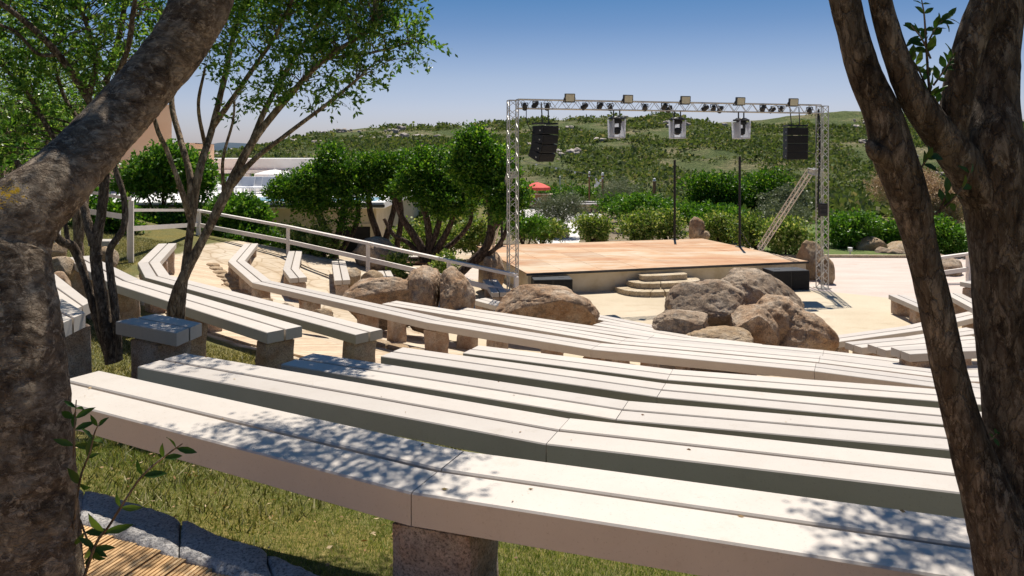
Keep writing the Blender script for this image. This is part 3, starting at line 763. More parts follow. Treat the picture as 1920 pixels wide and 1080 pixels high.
# near deck in the bottom left corner: grooved boards
kp_out = PX([(-40, 905), (150, 985), (430, 1080)], 1.66); kp_out = ext(kp_out, .8) + [Vector((1.0, 2.12)), Vector((2.6, 1.9))]
kp_in = PX([(-40, 855), (150, 912), (300, 955), (600, 1075)], 1.66); kp_in = ext(kp_in, .5) + [Vector((1.0, 2.32)), Vector((2.6, 2.1))]
def along(P, s):
    for a, b in zip(P[:-1], P[1:]):
        l = (b - a).length
        if s <= l: return a + (b - a) * (s / l), (b - a).normalized()
        s -= l
    return P[-1] + (P[-1] - P[-2]).normalized() * s, (P[-1] - P[-2]).normalized()
root = bpy.data.objects.new('deck_path', None); link(root); root['kind'] = 'structure'
p0, d0 = along(kp_out, 0); root.location = (p0.x, p0.y, 2.62)
bw = .142; gm = []
def grooved_board(length, w, ng=7, th=.03):
    xs_ = []; gw = w / ng
    for k in range(ng): xs_ += [(k * gw + gw * .0, 0), (k * gw + gw * .66, 0), (k * gw + gw * .72, -.006), (k * gw + gw * .94, -.006)]
    xs_.append((w - .001, 0)); xs_ = [(0, -th)] + xs_ + [(w - .001, -th)]
    v = [(0, -w / 2 + y, z) for y, z in xs_] + [(-length, -w / 2 + y, z) for y, z in xs_]
    n = len(xs_); f = [(k, k + 1, n + k + 1, n + k) for k in range(n - 1)] + [tuple(range(n))[::-1], tuple(range(n, 2 * n))]
    me = mesh_of('board', v, f, M['deck']); b_ = bmesh.new(); b_.from_mesh(me); bmesh.ops.recalc_face_normals(b_, faces=b_.faces); b_.to_mesh(me); b_.free()
    return me
gb = grooved_board(2.6, bw)
for k in range(34):
    p, d = along(kp_out, k * (bw + .005)); nm = Vector((-d.y, d.x))
    rad = (Vector((5, 24)) - p).normalized()
    o = part(root, 'board', gb, (p.x + rad.x * rnd.uniform(-.008, .008) - p0.x, p.y + rad.y * rnd.uniform(-.008, .008) - p0.y, .02 + rnd.uniform(-.002, .002)), (0, 0, math.atan2(rad.y, rad.x)))
# kerb stones between the deck and the grass
root = bpy.data.objects.new('stone_kerb', None); link(root); root['kind'] = 'structure'; root.location = (p0.x, p0.y, 2.6)
s = 0.0; Lo = sum((b - a).length for a, b in zip(kp_out[:-1], kp_out[1:])); Li = sum((b - a).length for a, b in zip(kp_in[:-1], kp_in[1:]))
cuts = [0, .30, .86, 1.52, 2.05, 2.6, 3.2, 3.75, 4.4]
for k in range(len(cuts) - 1):
    a, b = cuts[k] + .003, cuts[k + 1] - .003
    n = 31; v = []; mrow = 19
    for i in range(n):
        t = (a + (b - a) * i / (n - 1)); po, _ = along(kp_out, t); pi, _ = along(kp_in, t / Lo * Li)
        for j in range(mrow):
            u = j / (mrow - 1); q = po.lerp(pi, u)
            e = min(i, n - 1 - i) / 3.0; e2 = min(j, mrow - 1 - j) / 3.0
            zt = 2.655 - .012 * max(0, 1 - e) ** 2 - .03 * max(0, 1 - e2) ** 2
            v.append((q.x, q.y, zt))
    A = np.array(v); A[:, 2] += .014 * fbm(A * 13, 5, k + 3, .7); nn = fbm(A * 5 + 40, 3, k); A[:, 0] += .02 * nn; A[:, 1] += .03 * fbm(A * 4 + 9, 3, k + 7)
    bot = A.copy(); bot[:, 2] = 2.50; f = []
    for i in range(n - 1):
        for j in range(mrow - 1):
            q = i * mrow + j; f.append((q, q + mrow, q + mrow + 1, q + 1))
    per = [i * mrow for i in range(n)] + [(n - 1) * mrow + j for j in range(1, mrow)] + [i * mrow + mrow - 1 for i in range(n - 2, -1, -1)] + [j for j in range(mrow - 2, 0, -1)]
    nb = len(A); bv = [A[q] * (1, 1, 0) + (0, 0, 2.5) for q in per]
    for i in range(len(per)): f.append((per[i], nb + i, nb + (i + 1) % len(per), per[(i + 1) % len(per)]))
    o = wpart(root, 'kerb_stone', list(A) + bv, f, M['kerb'], True)
    b_ = bmesh.new(); b_.from_mesh(o.data); bmesh.ops.recalc_face_normals(b_, faces=b_.faces); b_.to_mesh(o.data); b_.free()
# a line of rough stones edging the terraces on the left and under the long bench
def stone_line(name, pts, h, n, size, seed, m='kerb'):
    rr = random.Random(seed); P = [W(x, y, h).xy for x, y in pts]
    tot = sum((b - a).length for a, b in zip(P[:-1], P[1:]))
    root = bpy.data.objects.new(name, None); link(root); root['kind'] = 'structure'; root.location = (P[0].x, P[0].y, tz(*P[0]))
    for k in range(n):
        p, d = along(P, tot * (k + .5) / n); z = tz(p.x, p.y)
        v, f = I3; w = tot / n * .52
        A = v.copy() * (w, size * rr.uniform(.8, 1.25), size * .75)
        A *= (1 + .22 * fbm(v * 1.6 + 9 * k, 3, seed + k))[:, None]; A[:, 2] = np.minimum(A[:, 2], size * .42)
        c_, s_ = d.x, d.y; A = np.stack([A[:, 0] * c_ - A[:, 1] * s_, A[:, 0] * s_ + A[:, 1] * c_, A[:, 2]], 1)
        wpart(root, 'edging_stone', A + np.array((p.x, p.y, z + .02)), f, M[m], True)
stone_line('stone_edging', [(130, 635), (190, 655), (255, 690)], 2.05, 6, .16, 3)
stone_line('terrace_edging', [(395, 505), (470, 555), (560, 590), (690, 615), (800, 640)], 3.42, 22, .17, 5, 'rock_tan')

# ------------------------------------------------------------------ stage
S0 = Vector((.45, 22.75)); SU = Vector((9.62, 2.6)).normalized(); SN = Vector((-SU.y, SU.x)); SW, SD, SZ = 9.95, 7.1, .69
def SP(u, d): return S0 + SU * u + SN * d
root = thing('stage', (S0.x, S0.y, 0), 'low concrete stage with worn orange and white board floor', 'stage')
srz = math.atan2(SU.y, SU.x)
c = SP(SW / 2, SD / 2)
G().box((c.x, c.y, (SZ - .05) / 2), (SW - .1, SD - .1, SZ - .05), srz).part(root, 'plinth', M['stage_wall'])
nu, ndp = 8, 5
for i in range(nu):
    for j in range(ndp):
        c = SP((i + .5) * SW / nu, (j + .5) * SD / ndp)
        me = G().box((0, 0, 0), (SW / nu - .006, SD / ndp - .006, .045), 0, .003)
        o = part(root, 'floor_panel', mesh_of('floor_panel', me.v, me.f, M['stage_panel']), (c.x - S0.x, c.y - S0.y, SZ - .0265 + rnd.uniform(-.002, .002)), (0, 0, srz))
c = SP(SW / 2, -.005); G().box((c.x, c.y, SZ - .045), (SW + .02, .03, .07), srz).part(root, 'edge_trim', M['metal_dark'])
# curved stone steps
root = thing('stage_steps', (*SP(4.45, -.6), 0), 'three curved sandy stone steps leading up to the stage', 'steps')
for lv, (rx, ry) in enumerate(((1.62, 1.30), (1.20, .86), (.80, .45))):
    z0, z1 = lv * .172, (lv + 1) * .172 - .004; nb = (11, 9, 5)[lv]
    for k in range(nb):
        a0, a1 = math.pi * k / nb + .008, math.pi * (k + 1) / nb - .008
        pr = lambda a, s, z: (*SP(4.45 + rx * s * (math.copysign(abs(math.cos(a)) ** (.62 if lv < 2 else .3), math.cos(a))), -ry * s * (math.sin(a) ** (.62 if lv < 2 else .35)) - .01), z)
        q = [pr(a, s, z) for z in (z0, z1) for s in (.55, 1.0) for a in (a0, (a0 + a1) / 2, a1)]
        f = [(0, 1, 4, 3), (1, 2, 5, 4), (6, 9, 10, 7), (7, 10, 11, 8), (3, 4, 10, 9), (4, 5, 11, 10), (0, 6, 7, 1), (1, 7, 8, 2), (0, 3, 9, 6), (2, 8, 11, 5)]
        o = wpart(root, 'step_stone', q, f, M['steps'])
        b_ = bmesh.new(); b_.from_mesh(o.data); bmesh.ops.recalc_face_normals(b_, faces=b_.faces); bmesh.ops.bevel(b_, geom=b_.edges[:], offset=.008, segments=1, affect='EDGES'); b_.to_mesh(o.data); b_.free()
    ring = [pr(a, .56, z1 - .003) for a in np.linspace(0, math.pi, 15)]
    base_ = [(*Vector(p[:2]), z0) for p in ring]
    f = [tuple(range(15))] + [(i, (i + 1) % 15, 15 + (i + 1) % 15, 15 + i) for i in range(15)]
    wpart(root, 'tread', ring + base_, f, M['steps'])

# ------------------------------------------------------------------ truss
def lattice(g, a, b, side, ex, ey, pitch=.42, cr=.036, dr=.013):
    """square box truss between a and b with cross-section axes ex, ey"""
    a, b = Vector(a), Vector(b); L = (b - a).length; d = (b - a) / L; n = max(2, round(L / pitch))
    co = [ex * (sx * side / 2) + ey * (sy * side / 2) for sx, sy in ((-1, -1), (1, -1), (1, 1), (-1, 1))]
    for c_ in co: g.bar(a + c_, b + c_, cr, sides=6)
    for k in range(4):
        p, q = co[k], co[(k + 1) % 4]
        for i in range(n):
            s, e = a + d * (L * i / n), a + d * (L * (i + 1) / n); m_ = (s + e) / 2
            g.bar(s + p, m_ + q, dr); g.bar(m_ + q, e + p, dr)
        g.bar(a + p, a + q, dr * 1.4); g.bar(b + p, b + q, dr * 1.4)
    return g
TR = Vector((9.97, 24.0)); TL = Vector((.02, 21.45)); TH = 5.76; TS = .26
tu = (TR - TL).normalized(); tn = Vector((-tu.y, tu.x)); ex, ey, ez = Vector((*tu, 0)), Vector((*tn, 0)), Vector((0, 0, 1))
root = thing('stage_truss', (TL.x, TL.y, 0), 'aluminium lighting truss arch standing over the front of the stage', 'truss')
for T in (TL, TR):
    g = G(); lattice(g, (*T, .03), (*T, TH + .1), TS, ex, ey)
    g.part(root, 'upright', M['alu'])
    G().box((T.x, T.y, .02), (.4, .4, .03), math.atan2(tu.y, tu.x)).part(root, 'base_plate', M['alu'])
g = G(); lattice(g, (*(TL + tu * .13), TH), (*(TR - tu * .13), TH), TS, ey, ez); g.part(root, 'crossbeam', M['alu'])
def brace(top, knee, foot):
    g = G(); side = (foot - knee).cross(Vector((0, 0, 1))).normalized(); d = (foot - knee).normalized(); e2 = d.cross(side).normalized()
    lattice(g, knee, foot, .165, side, e2, .42, .036, .013)
    d2 = (knee - top).normalized(); s2 = d2.cross(Vector((0, 0, 1))).normalized(); lattice(g, top, knee, .165, s2, Vector((0, 0, 1)), .3, .036, .013)
    g.part(root, 'brace', M['alu'])
ft = W(1425, 466, H - SZ); tR = Vector((*TR, 3.72)); brace(tR + ey * .1 - ex * .1, D(1520, 320, 24.9), ft)
ftl = Vector((*SP(.35, 6.2), SZ)); tLp = Vector((*TL, 3.72)); brace(tLp + ey * .1, tLp + ey * .35 - ez * .02, ftl)
def BX(px, dn=0.0):
    """point on the beam axis seen at photo column px"""
    k = (px - CX) / F; t = (k * TL.y - TL.x) / (tu.x - k * tu.y); return TL + tu * t + tn * dn
beam_rz = math.atan2(tu.y, tu.x)
def placed(root, px, z, dn=0.0, rz=0.0):
    p = BX(px, dn); root.location = (p.x, p.y, z); root.rotation_euler = (0, 0, beam_rz + rz)
fl = None
for k, px in enumerate((1064, 1172, 1279, 1381, 1480)):
    lab = ('square floodlight above the tilted speaker array', 'square floodlight beside the first white-covered moving light', 'middle square floodlight on the truss beam',
           'square floodlight above the last white-covered moving light', 'square floodlight above the straight speaker array')[k]
    if fl is None:
        fl = thing('floodlight', (0, 0, 0), lab, 'floodlight', 'square floodlights along the beam')
        G().box((0, 0, .09), (.30, .08, .25), 0, .012).local(fl, 'housing', M['metal_dark'])
        G().box((0, -.043, .09), (.25, .012, .20)).local(fl, 'lens', M['flood'])
        G().bar((-.162, 0, .09), (-.162, .12, -.04), .02, .03).bar((.162, 0, .09), (.162, .12, -.04), .02, .03).bar((-.17, .12, -.04), (.17, .12, -.04), .03).local(fl, 'bracket', M['metal_dark'])
        r = fl
    else: r = copy_tree(fl)
    r['label'] = lab; placed(r, px, TH + .10, -.20, rnd.uniform(-.15, .05)); r.rotation_euler.x = .12
mv = None
for k, px in enumerate((1155, 1268.5, 1388)):
    lab = ('leftmost moving light hanging in a white weather cover', 'middle moving light hanging in a white weather cover', 'rightmost moving light hanging in a white weather cover')[k]
    if mv is None:
        mv = thing('moving_light', (0, 0, 0), lab, 'stage light', 'white covered moving lights under the beam')
        G().lathe([(.02, -.115), (.25, -.115), (.25, -.07), (.20, -.055), (.15, -.02), (.02, -.015)], n=16).local(mv, 'cap', M['metal_dark'])
        g = G()
        for sx in (-1, 1):
            for sy in (-1, 1): g.bar((sx * .19, sy * .19, -.112), (sx * .175, sy * .175, -.66), .035)
        g.bar((-.175, -.175, -.65), (.175, -.175, -.65), .04).bar((-.175, .175, -.65), (.175, .175, -.65), .04).bar((-.175, -.175, -.65), (-.175, .175, -.65), .04).bar((.175, -.175, -.65), (.175, .175, -.65), .04)
        g.local(mv, 'cover_frame', M['cover'])
        G().box((.172, 0, -.39), (.008, .30, .48)).local(mv, 'cover_panel', M['cover'])
        G().box((-.172, 0, -.39), (.008, .30, .48)).local(mv, 'cover_panel', M['cover'])
        G().box((0, .172, -.39), (.30, .008, .48)).local(mv, 'cover_panel', M['cover'])
        G().box((0, 0, -.175), (.24, .22, .11), 0, .02).local(mv, 'light_base', M['black'])
        for sx in (-1, 1): G().bar((sx * .105, 0, -.23), (sx * .105, 0, -.44), .03, .10).local(mv, 'yoke_arm', M['metal_dark'])
        G().box((0, 0, -.45), (.16, .18, .22), 0, .045).local(mv, 'light_head', M['black'])
        for sx in (-1, 1): G().bar((sx * .1, 0, -.02), (sx * .1, 0, .16), .03).local(mv, 'clamp', M['metal_dark'])
        r = mv
    else: r = copy_tree(mv)
    r['label'] = lab; placed(r, px, TH - .30, -.05, (.05, -.12, .10)[k])
def yoke_u(w, h, t=.022):
    o = [(-w, 0), (-w, h), (w, h), (w, 0), (w - t, 0), (w - t, h - t), (-w + t, h - t), (-w + t, 0)]
    v = [(x, -.015, z) for x, z in o] + [(x, .015, z) for x, z in o]; f = [(0, 1, 6, 7), (1, 2, 5, 6), (2, 3, 4, 5), (15, 14, 9, 8), (14, 13, 10, 9), (13, 12, 11, 10)] + [(k, (k + 8), (k + 1) % 8 + 8, (k + 1) % 8) for k in range(8)]
    return G().add(v, f)
ORD = ('first', 'second', 'third', 'fourth', 'fifth', 'sixth', 'seventh', 'eighth', 'ninth', 'tenth', 'eleventh', 'twelfth', 'thirteenth', 'fourteenth', 'fifteenth', 'sixteenth')
par = None
for k, (px, dz, up) in enumerate(((981, -.06, 0), (1003, .0, 0), (1027, -.04, 0), (1093, -.03, 0), (1124, .0, 0), (1145, -.02, 0), (1205, -.03, 0), (1244, .02, 0), (1256, -.05, 0), (1318, -.02, 0), (1336, 0, 0), (1352, -.04, 0), (1425, 0, 0), (1446, -.03, 0), (1466, 0, 0), (1512, -.04, 0))):
    lab = 'small black spotlight in the truss beam, %s from the left end' % ORD[k]
    if par is None:
        par = thing('spotlight', (0, 0, 0), lab, 'spotlight', 'black spotlights clamped along the beam')
        g = G(); n = 12; prof = [(.045, .11), (.065, .07), (.075, -.02), (.08, -.11), (.065, -.111)]
        for_ = G().lathe([(r_, z_) for r_, z_ in prof], n=n)
        Rm = Matrix.Rotation(math.radians(62), 3, 'X'); for_.v = [tuple(Rm @ Vector(p)) for p in for_.v]; for_.local(par, 'housing', M['black'])
        yoke_u(.10, .11).local(par, 'yoke', M['metal_dark'])
        r = par
    else: r = copy_tree(par)
    r['label'] = lab; placed(r, px, TH + dz - .02, -.16 + .1 * (k % 3), rnd.uniform(-.6, .6))
# line arrays
def line_array(px, z, n, rz, tilt, name_label, x_sc=1.0):
    root = thing('speaker_array', (0, 0, 0), name_label, 'speaker', 'hanging speaker arrays'); placed(root, px, z, -.05, rz)
    g = G(); g.bar((-.30, 0, .06), (.30, 0, .06), .05).bar((-.30, -.2, .06), (-.30, .25, .06), .05).bar((.30, -.2, .06), (.30, .25, .06), .05)
    g.bar((-.13, 0, .06), (-.18, 0, TH - z + .05), .025).bar((.13, 0, .06), (.10, 0, TH - z + .05), .025); g.local(root, 'flying_frame', M['metal_dark'])
    y, zz, a = 0.0, 0.0, 0.0
    for k in range(n):
        Rm = Matrix.Rotation(a, 3, 'X'); c = Vector((0, y, zz)) + Rm @ Vector((0, 0, -.125))
        v = []
        for sx in (-1, 1):
            for (yy, z_) in ((-.21, -.123), (-.21, .123), (.22, .112), (.22, -.112)): v.append(c + Rm @ Vector((sx * .325, yy, z_)))
        f = [(0, 1, 2, 3), (7, 6, 5, 4), (0, 4, 5, 1), (1, 5, 6, 2), (2, 6, 7, 3), (3, 7, 4, 0)]
        o = part(root, 'cabinet', mesh_of('cabinet', v, f, M['black']))
        g = G().box(tuple(c + Rm @ Vector((0, -.215, 0))), (.60, .02, .205), 0, .006, Rm); o2 = g.local(o, 'grille', M['grille'])
        for sx in (-1, 1): G().box(tuple(c + Rm @ Vector((sx * .33, -.10, -.02))), (.012, .04, .04), 0, 0, Rm).local(o, 'latch', M['alu'])
        e = Vector((0, y, zz)) + Rm @ Vector((0, 0, -.25)); y, zz = e.y, e.z; a += tilt
    return root
line_array(1022, TH - .62, 4, .50, .13, 'black speaker array hanging tilted at the left end of the truss')
line_array(1490, TH - .60, 4, -.30, .03, 'black speaker array hanging straight at the right end of the truss')
def cable(name, pts, r, label, m='black'):
    P = catmull([(*p, r) for p in pts], 8); v, f = tube(P, 6); b0 = np.array(P[0][:3])
    return solo(name, v, f, M[m], label, 'cable', 'black cables on the truss', base=b0, smooth=True)
b0 = BX(985, -.1); b1 = BX(1004, -.1)
cable('speaker_cable', [(b0.x, b0.y, TH), (b0.x + .02, b0.y, TH - .5), (b0.x + .2, b0.y + .1, TH - .85), (b1.x + .1, b1.y + .2, TH - 1.05)], .012, 'black cable looping from the beam to the tilted speaker array')
b0 = BX(1527, -.1); b1 = BX(1512, -.1)
cable('speaker_cable', [(b1.x, b1.y + .2, TH - 1.3), (b1.x + .2, b1.y, TH - 1.42), (b0.x, b0.y, TH - 1.0), (b0.x + .05, b0.y, TH)], .012, 'black cable looping from the right truss column to the straight speaker array')
b0 = BX(1535, 0); cable('power_cable', [(b0.x, b0.y, TH), (b0.x + .03, b0.y, TH - 1.2), (b0.x - .02, b0.y, 2.7)], .03, 'thick black cable running down inside the right truss column')
p = BX(1535, -.2); root = thing('dimmer_box', (p.x, p.y, 2.35), 'black dimmer box strapped to the right truss column', 'electrical box')
G().box((p.x, p.y, 2.55), (.24, .16, .40), beam_rz, .01).part(root, 'case', M['black'])
for q in range(3): G().box((p.x - .01, p.y - .1, 2.42 + q * .13), (.26, .02, .02), beam_rz).part(root, 'strap', M['metal_dark'])
# subwoofers
def sub(c, d, rz, label):
    root = thing('subwoofer', (c[0], c[1], 0.008), label, 'speaker', 'subwoofers on the ground by the stage', rz)
    x, y, z = d; G().box((0, 0, z / 2), d, 0, .012).local(root, 'cabinet', M['black'])
    for s in (-1, 1):
        G().box((s * x / 4, -y / 2 - .006, z / 2), (x / 2 - .06, .014, z - .08), 0, .004).local(root, 'grille', M['grille'])
        G().box((s * x / 4, 0, z + .003), (.16, .10, .008), 0).local(root, 'top_cup', M['metal_dark'])
    return root
p = W(1478, 545, H); sub((p.x + .05, p.y + .36), (1.22, .72, .62), .16, 'black double subwoofer at the right front of the stage')
p = W(1032, 549, H); sub((p.x, p.y - .55), (1.18, .72, .56), .10, 'black double subwoofer at the left front of the stage')
# black poles on the stage
for px, pb, pt, lab in ((1265, 449, 300, 'black pole on the back edge of the stage'), (1387, 463, 293, 'black pole on the right edge of the stage'), (941, 462, 330, 'black pole on the back left corner of the stage, behind the trees')):
    p = W(px, pb, H - SZ); zt = H + (HY - pt) / F * p.y
    r = thing('stage_pole', (p.x, p.y, SZ), lab, 'pole', 'black poles round the stage')
    G().bar((p.x, p.y, SZ + .015), (p.x, p.y, zt), .10, sides=10).part(r, 'shaft', M['black'])
    G().box((p.x, p.y, SZ + .008), (.26, .26, .016), srz).part(r, 'foot_plate', M['metal_dark'])
    if px == 1387: G().bar((p.x + .03, p.y, SZ + .6), (p.x + .32, p.y - .45, SZ + .02), .025, sides=6).part(r, 'stay', M['metal_dark'])

# ------------------------------------------------------------------ white fences
def fence(name, posts, label, hgt=1.12, mid=.52, last=True):
    """posts: world points of the top rail"""
    p0 = posts[0]; root = thing(name, (p0.x, p0.y, tz(p0.x, p0.y)), label, 'fence', 'white timber fences')
    for p in posts:
        zg = min(tz(p.x, p.y), p.z - hgt) - .05
        G().box((p.x, p.y, (p.z - .04 + zg) / 2), (.12, .12, p.z - .04 - zg), .3, .006).part(root, 'post', M['fence'])
    for a, b in zip(posts[:-1], posts[1:]):
        u = (b - a).normalized() * .003
        G().bar(a + u, b - u, .14, .085).part(root, 'top_rail', M['fence'])
        dn = Vector((0, 0, mid)); e = (b - a).normalized() * .052
        G().bar(a - dn + e, b - dn - e, .06, .14).part(root, 'mid_rail', M['fence'])
    return root
fp = [D(373, 395, 27), D(540, 425, 26), D(690, 456, 24), D(842, 489, 22.5), D(968, 516, 21.0)]
fence('timber_fence', fp, 'white two-rail fence sloping down towards the stage')
fence('timber_fence', [D(243, 394, 20.8), D(371, 394, 26.8)], 'level stretch of white fence behind the twin-stemmed tree')
fence('timber_fence', [D(-60, 322, 18.5), D(108, 350, 19.3), D(246, 373, 20.45)], 'upper white fence at far left, ending at the tall corner post', 1.5)
fence('timber_fence', [D(1740, 486, 25), D(1816, 476, 25.2), D(1912, 452, 25.5), D(1990, 440, 26)], 'white fence seen between the right-hand trunks')

# ------------------------------------------------------------------ boulders
I6 = ico(6)
def boulder(name, px, py, wpx, hpx, Y, label, mat='rock', seed=0, depth=.8, cuts=5, rough=.22, base=None, bury=.25, tilt=0.0, cat='boulder', group='granite boulders', planes=()):
    c = D(px, py, Y); rx, rz_ = wpx / F * Y / 2, hpx / F * Y / 2; ry = (rx + rz_) / 2 * depth * 1.2
    v, f = base or I6; A = v.copy(); rr = np.random.default_rng(seed)
    A = A * (1 + rough * 1.3 * fbm(A * 1.2 + seed * 5.1, 3, seed))[:, None]
    pls = [(rr.normal(size=3) * (1, 1, .7), rr.uniform(.60, .84)) for k in range(cuts)] + [(np.array(n_, dtype=float), dd) for n_, dd in planes]
    for n_, dd in pls:
        n_ = n_ / np.linalg.norm(n_); s = A @ n_; over = s > dd; A[over] -= ((s[over] - dd) * .90)[:, None] * n_
    Q = v * 2.6 + seed * 3.3 + .5 * np.stack([vnoise(v * 2.2 + 7 * q, seed + q) for q in range(3)], 1)
    crack = np.clip(1 - np.abs(fbm(Q * .7, 2, seed + 31)) * 9, 0, 1) ** 2
    A = A * (1 + rough * .30 * fbm(v * 3.6 + seed, 5, seed + 3, .58) + rough * .08 * fbm(v * 13 + seed, 4, seed + 6, .65) - .035 * crack)[:, None]
    A[:, 2] = np.where(A[:, 2] < 0, A[:, 2] * (1 + bury), A[:, 2])
    A *= (rx, ry, rz_)
    ct, st = math.cos(tilt), math.sin(tilt); A = np.stack([A[:, 0] * ct - A[:, 2] * st, A[:, 1], A[:, 0] * st + A[:, 2] * ct], 1)
    zmin = tz(c.x, c.y); b_ = (c.x, c.y, zmin)
    return solo(name, A + np.array(c), f, M[mat], label, cat, group, base=b_, smooth=True)
boulder('boulder', 1426, 571, 182, 106, 17.3, 'largest grey boulder at the back of the pile before the stage', 'rock_grey', 33, .9, 3, tilt=-.36)
boulder('boulder', 1322, 580, 134, 116, 16.5, 'dark grey rounded boulder at the left of the big pile', 'rock_grey', 21, 1.0, 3, planes=(((-.2, -.8, .55), .62),))
boulder('boulder', 1408, 618, 96, 108, 15.5, 'brown humped boulder at the front of the pile', 'rock', 4, 1.0, 3, planes=(((-.1, -1, -.05), .6),))
boulder('boulder', 1456, 606, 104, 110, 15.9, 'rounded brown hump in the middle of the pile', 'rock', 17, .9, 3)
boulder('boulder', 1500, 625, 136, 84, 15.6, 'long brown boulder sloping down at the right of the pile', 'rock', 15, .8, 3, tilt=-.42)
boulder('boulder', 1285, 612, 118, 58, 15.4, 'low grey boulder on the left edge of the pile', 'rock_grey', 26, .8, 3)
boulder('boulder', 1350, 640, 140, 48, 14.9, 'low pinkish boulder tucked under the front of the pile', 'rock_tan', 37, .8, 3)
boulder('boulder', 720, 568, 160, 96, 17.0, 'low slanted boulder at the left of the split boulder', 'rock', 48, .9, 5, tilt=.12, planes=(((.15, -.9, -.35), .34),))
boulder('boulder', 797, 552, 82, 112, 17.2, 'left half of the tall split boulder', 'rock', 59, 1.1, 4, planes=(((1, -.2, .1), .7),))
boulder('boulder', 852, 558, 76, 106, 17.0, 'right half of the tall split boulder', 'rock', 61, 1.1, 4, tilt=.12, planes=(((-1, -.2, .1), .7),))
boulder('boulder', 1022, 584, 196, 100, 17.2, 'wide overhanging brown boulder behind the long bench', 'rock', 73, .7, 5, tilt=-.05, planes=(((-.1, -.92, -.42), .36),))
boulder('boulder', 920, 505, 52, 74, 23.6, 'rounded brown boulder beside the left stage corner', 'rock', 85, 1, 4, base=I5)
boulder('boulder', 706, 482, 100, 72, 27.6, 'dark boulder under the trees behind the sloping fence', 'rock_grey', 92, .9, 5, base=I5)
boulder('boulder', 1520, 497, 50, 92, 25.9, 'upright tan slab at the right stage corner', 'rock_tan', 103, .6, 7, base=I5)
boulder('boulder', 1548, 511, 30, 56, 25.0, 'small upright tan stone behind the right truss column', 'rock_tan', 111, .8, 6, base=I4)
boulder('boulder', 1304, 430, 34, 44, 33.5, 'upright grey stone behind the stage between the poles', 'rock', 122, .6, 4, base=I4)
boulder('boulder', 1322, 441, 20, 18, 33.2, 'small rounded stone beside the upright one behind the stage', 'rock_tan', 123, .8, 4, base=I4)
for k, (x, y, w, h, Y, m, l) in enumerate(((108, 470, 40, 34, 14.5, 'rock_tan', 'tan rounded boulder just right of the leaning trunk'), (112, 500, 50, 44, 13.6, 'rock_tan', 'middle tan boulder stacked right of the leaning trunk'), (112, 535, 46, 48, 12.6, 'rock', 'lowest brown boulder stacked right of the leaning trunk'),
        (200, 482, 40, 40, 15.5, 'rock_tan', 'tan boulder behind the multi-stemmed tree'), (395, 500, 60, 40, 24.0, 'rock_tan', 'pale boulder behind the crooked bench end'), (1118, 430, 50, 40, 36.5, 'rock_tan', 'tan boulder among the shrubs behind the stage'),
        (1632, 462, 56, 36, 33.5, 'rock_tan', 'flat-topped tan boulder on the right lawn'), (1660, 474, 40, 22, 32.5, 'rock_grey', 'low grey boulder on the right lawn'), (1700, 470, 90, 34, 33.5, 'rock_tan', 'long pale boulder on the right lawn'),
        (1682, 478, 44, 22, 32.2, 'rock_grey', 'dark grey boulder half hidden by the leaning limb'), (1772, 500, 60, 50, 27, 'rock_grey', 'dark boulder behind the fence between the trunks'), (1735, 545, 30, 14, 22.0, 'rock_grey', 'flat dark stone on the plaza by the low bench'),
        (495, 570, 44, 20, 15.8, 'rock_tan', 'small tan rock under the bend of the longest bench'), (532, 578, 36, 22, 15.2, 'rock', 'small brown rock under the longest bench'), (600, 590, 56, 26, 14.6, 'rock_tan', 'flat tan rock under the middle of the longest bench'),
        (702, 526, 52, 40, 22.3, 'rock_tan', 'tan boulder behind the small bench ends'), (662, 518, 40, 30, 23, 'rock_tan', 'pale rock beside the fence post')  )):
    boulder('rock', x, y, w, h, Y, l, m, 200 + k * 7, .9, 5, base=I4, cat='rock', group='smaller rocks', bury=.6)

# ------------------------------------------------------------------ foreground trees
def ppath(pts, Y0, n=14):
    """pts: (px, py, radius px[, depth]) -> smooth (n,4) world path"""
    q = []
    for p in pts:
        Y = p[3] if len(p) > 3 else Y0; w = D(p[0], p[1], Y); q.append((w.x, w.y, w.z, p[2] / F * Y))
    return catmull(q, n)
def wpath(pts, n=8): return catmull(pts, n)
def tree(name, label, base, stems, barkm, leafgeo, leafm, group=None, extra=None, cat='tree'):
    root = thing(name, base, label, cat, group)
    v, f = join(stems); wpart(root, 'trunk', v, f, M[barkm], True)
    if leafgeo is not None: wpart(root, 'crown', leafgeo[0], leafgeo[1], M[leafm])
    return root
def twigs_to(cc, hubs, n, r, rg, seed=0):
    """thin curved twigs from the nearest hub to some of the spray centres"""
    out = []; hubs = np.asarray(hubs)
    for c_ in cc[rg.permutation(len(cc))[:n]]:
        d = np.linalg.norm(hubs - c_, axis=1) + np.where(hubs[:, 2] > c_[2], .6, 0); h = hubs[np.argmin(d)]
        mid = h * .45 + c_ * .55 + rg.normal(size=3) * .06 * np.linalg.norm(c_ - h) + np.array((0, 0, .06))
        P = catmull([(*h, r), (*mid, r * .7), (*c_, r * .3)], 4); out.append(tube(P, 4))
    return out

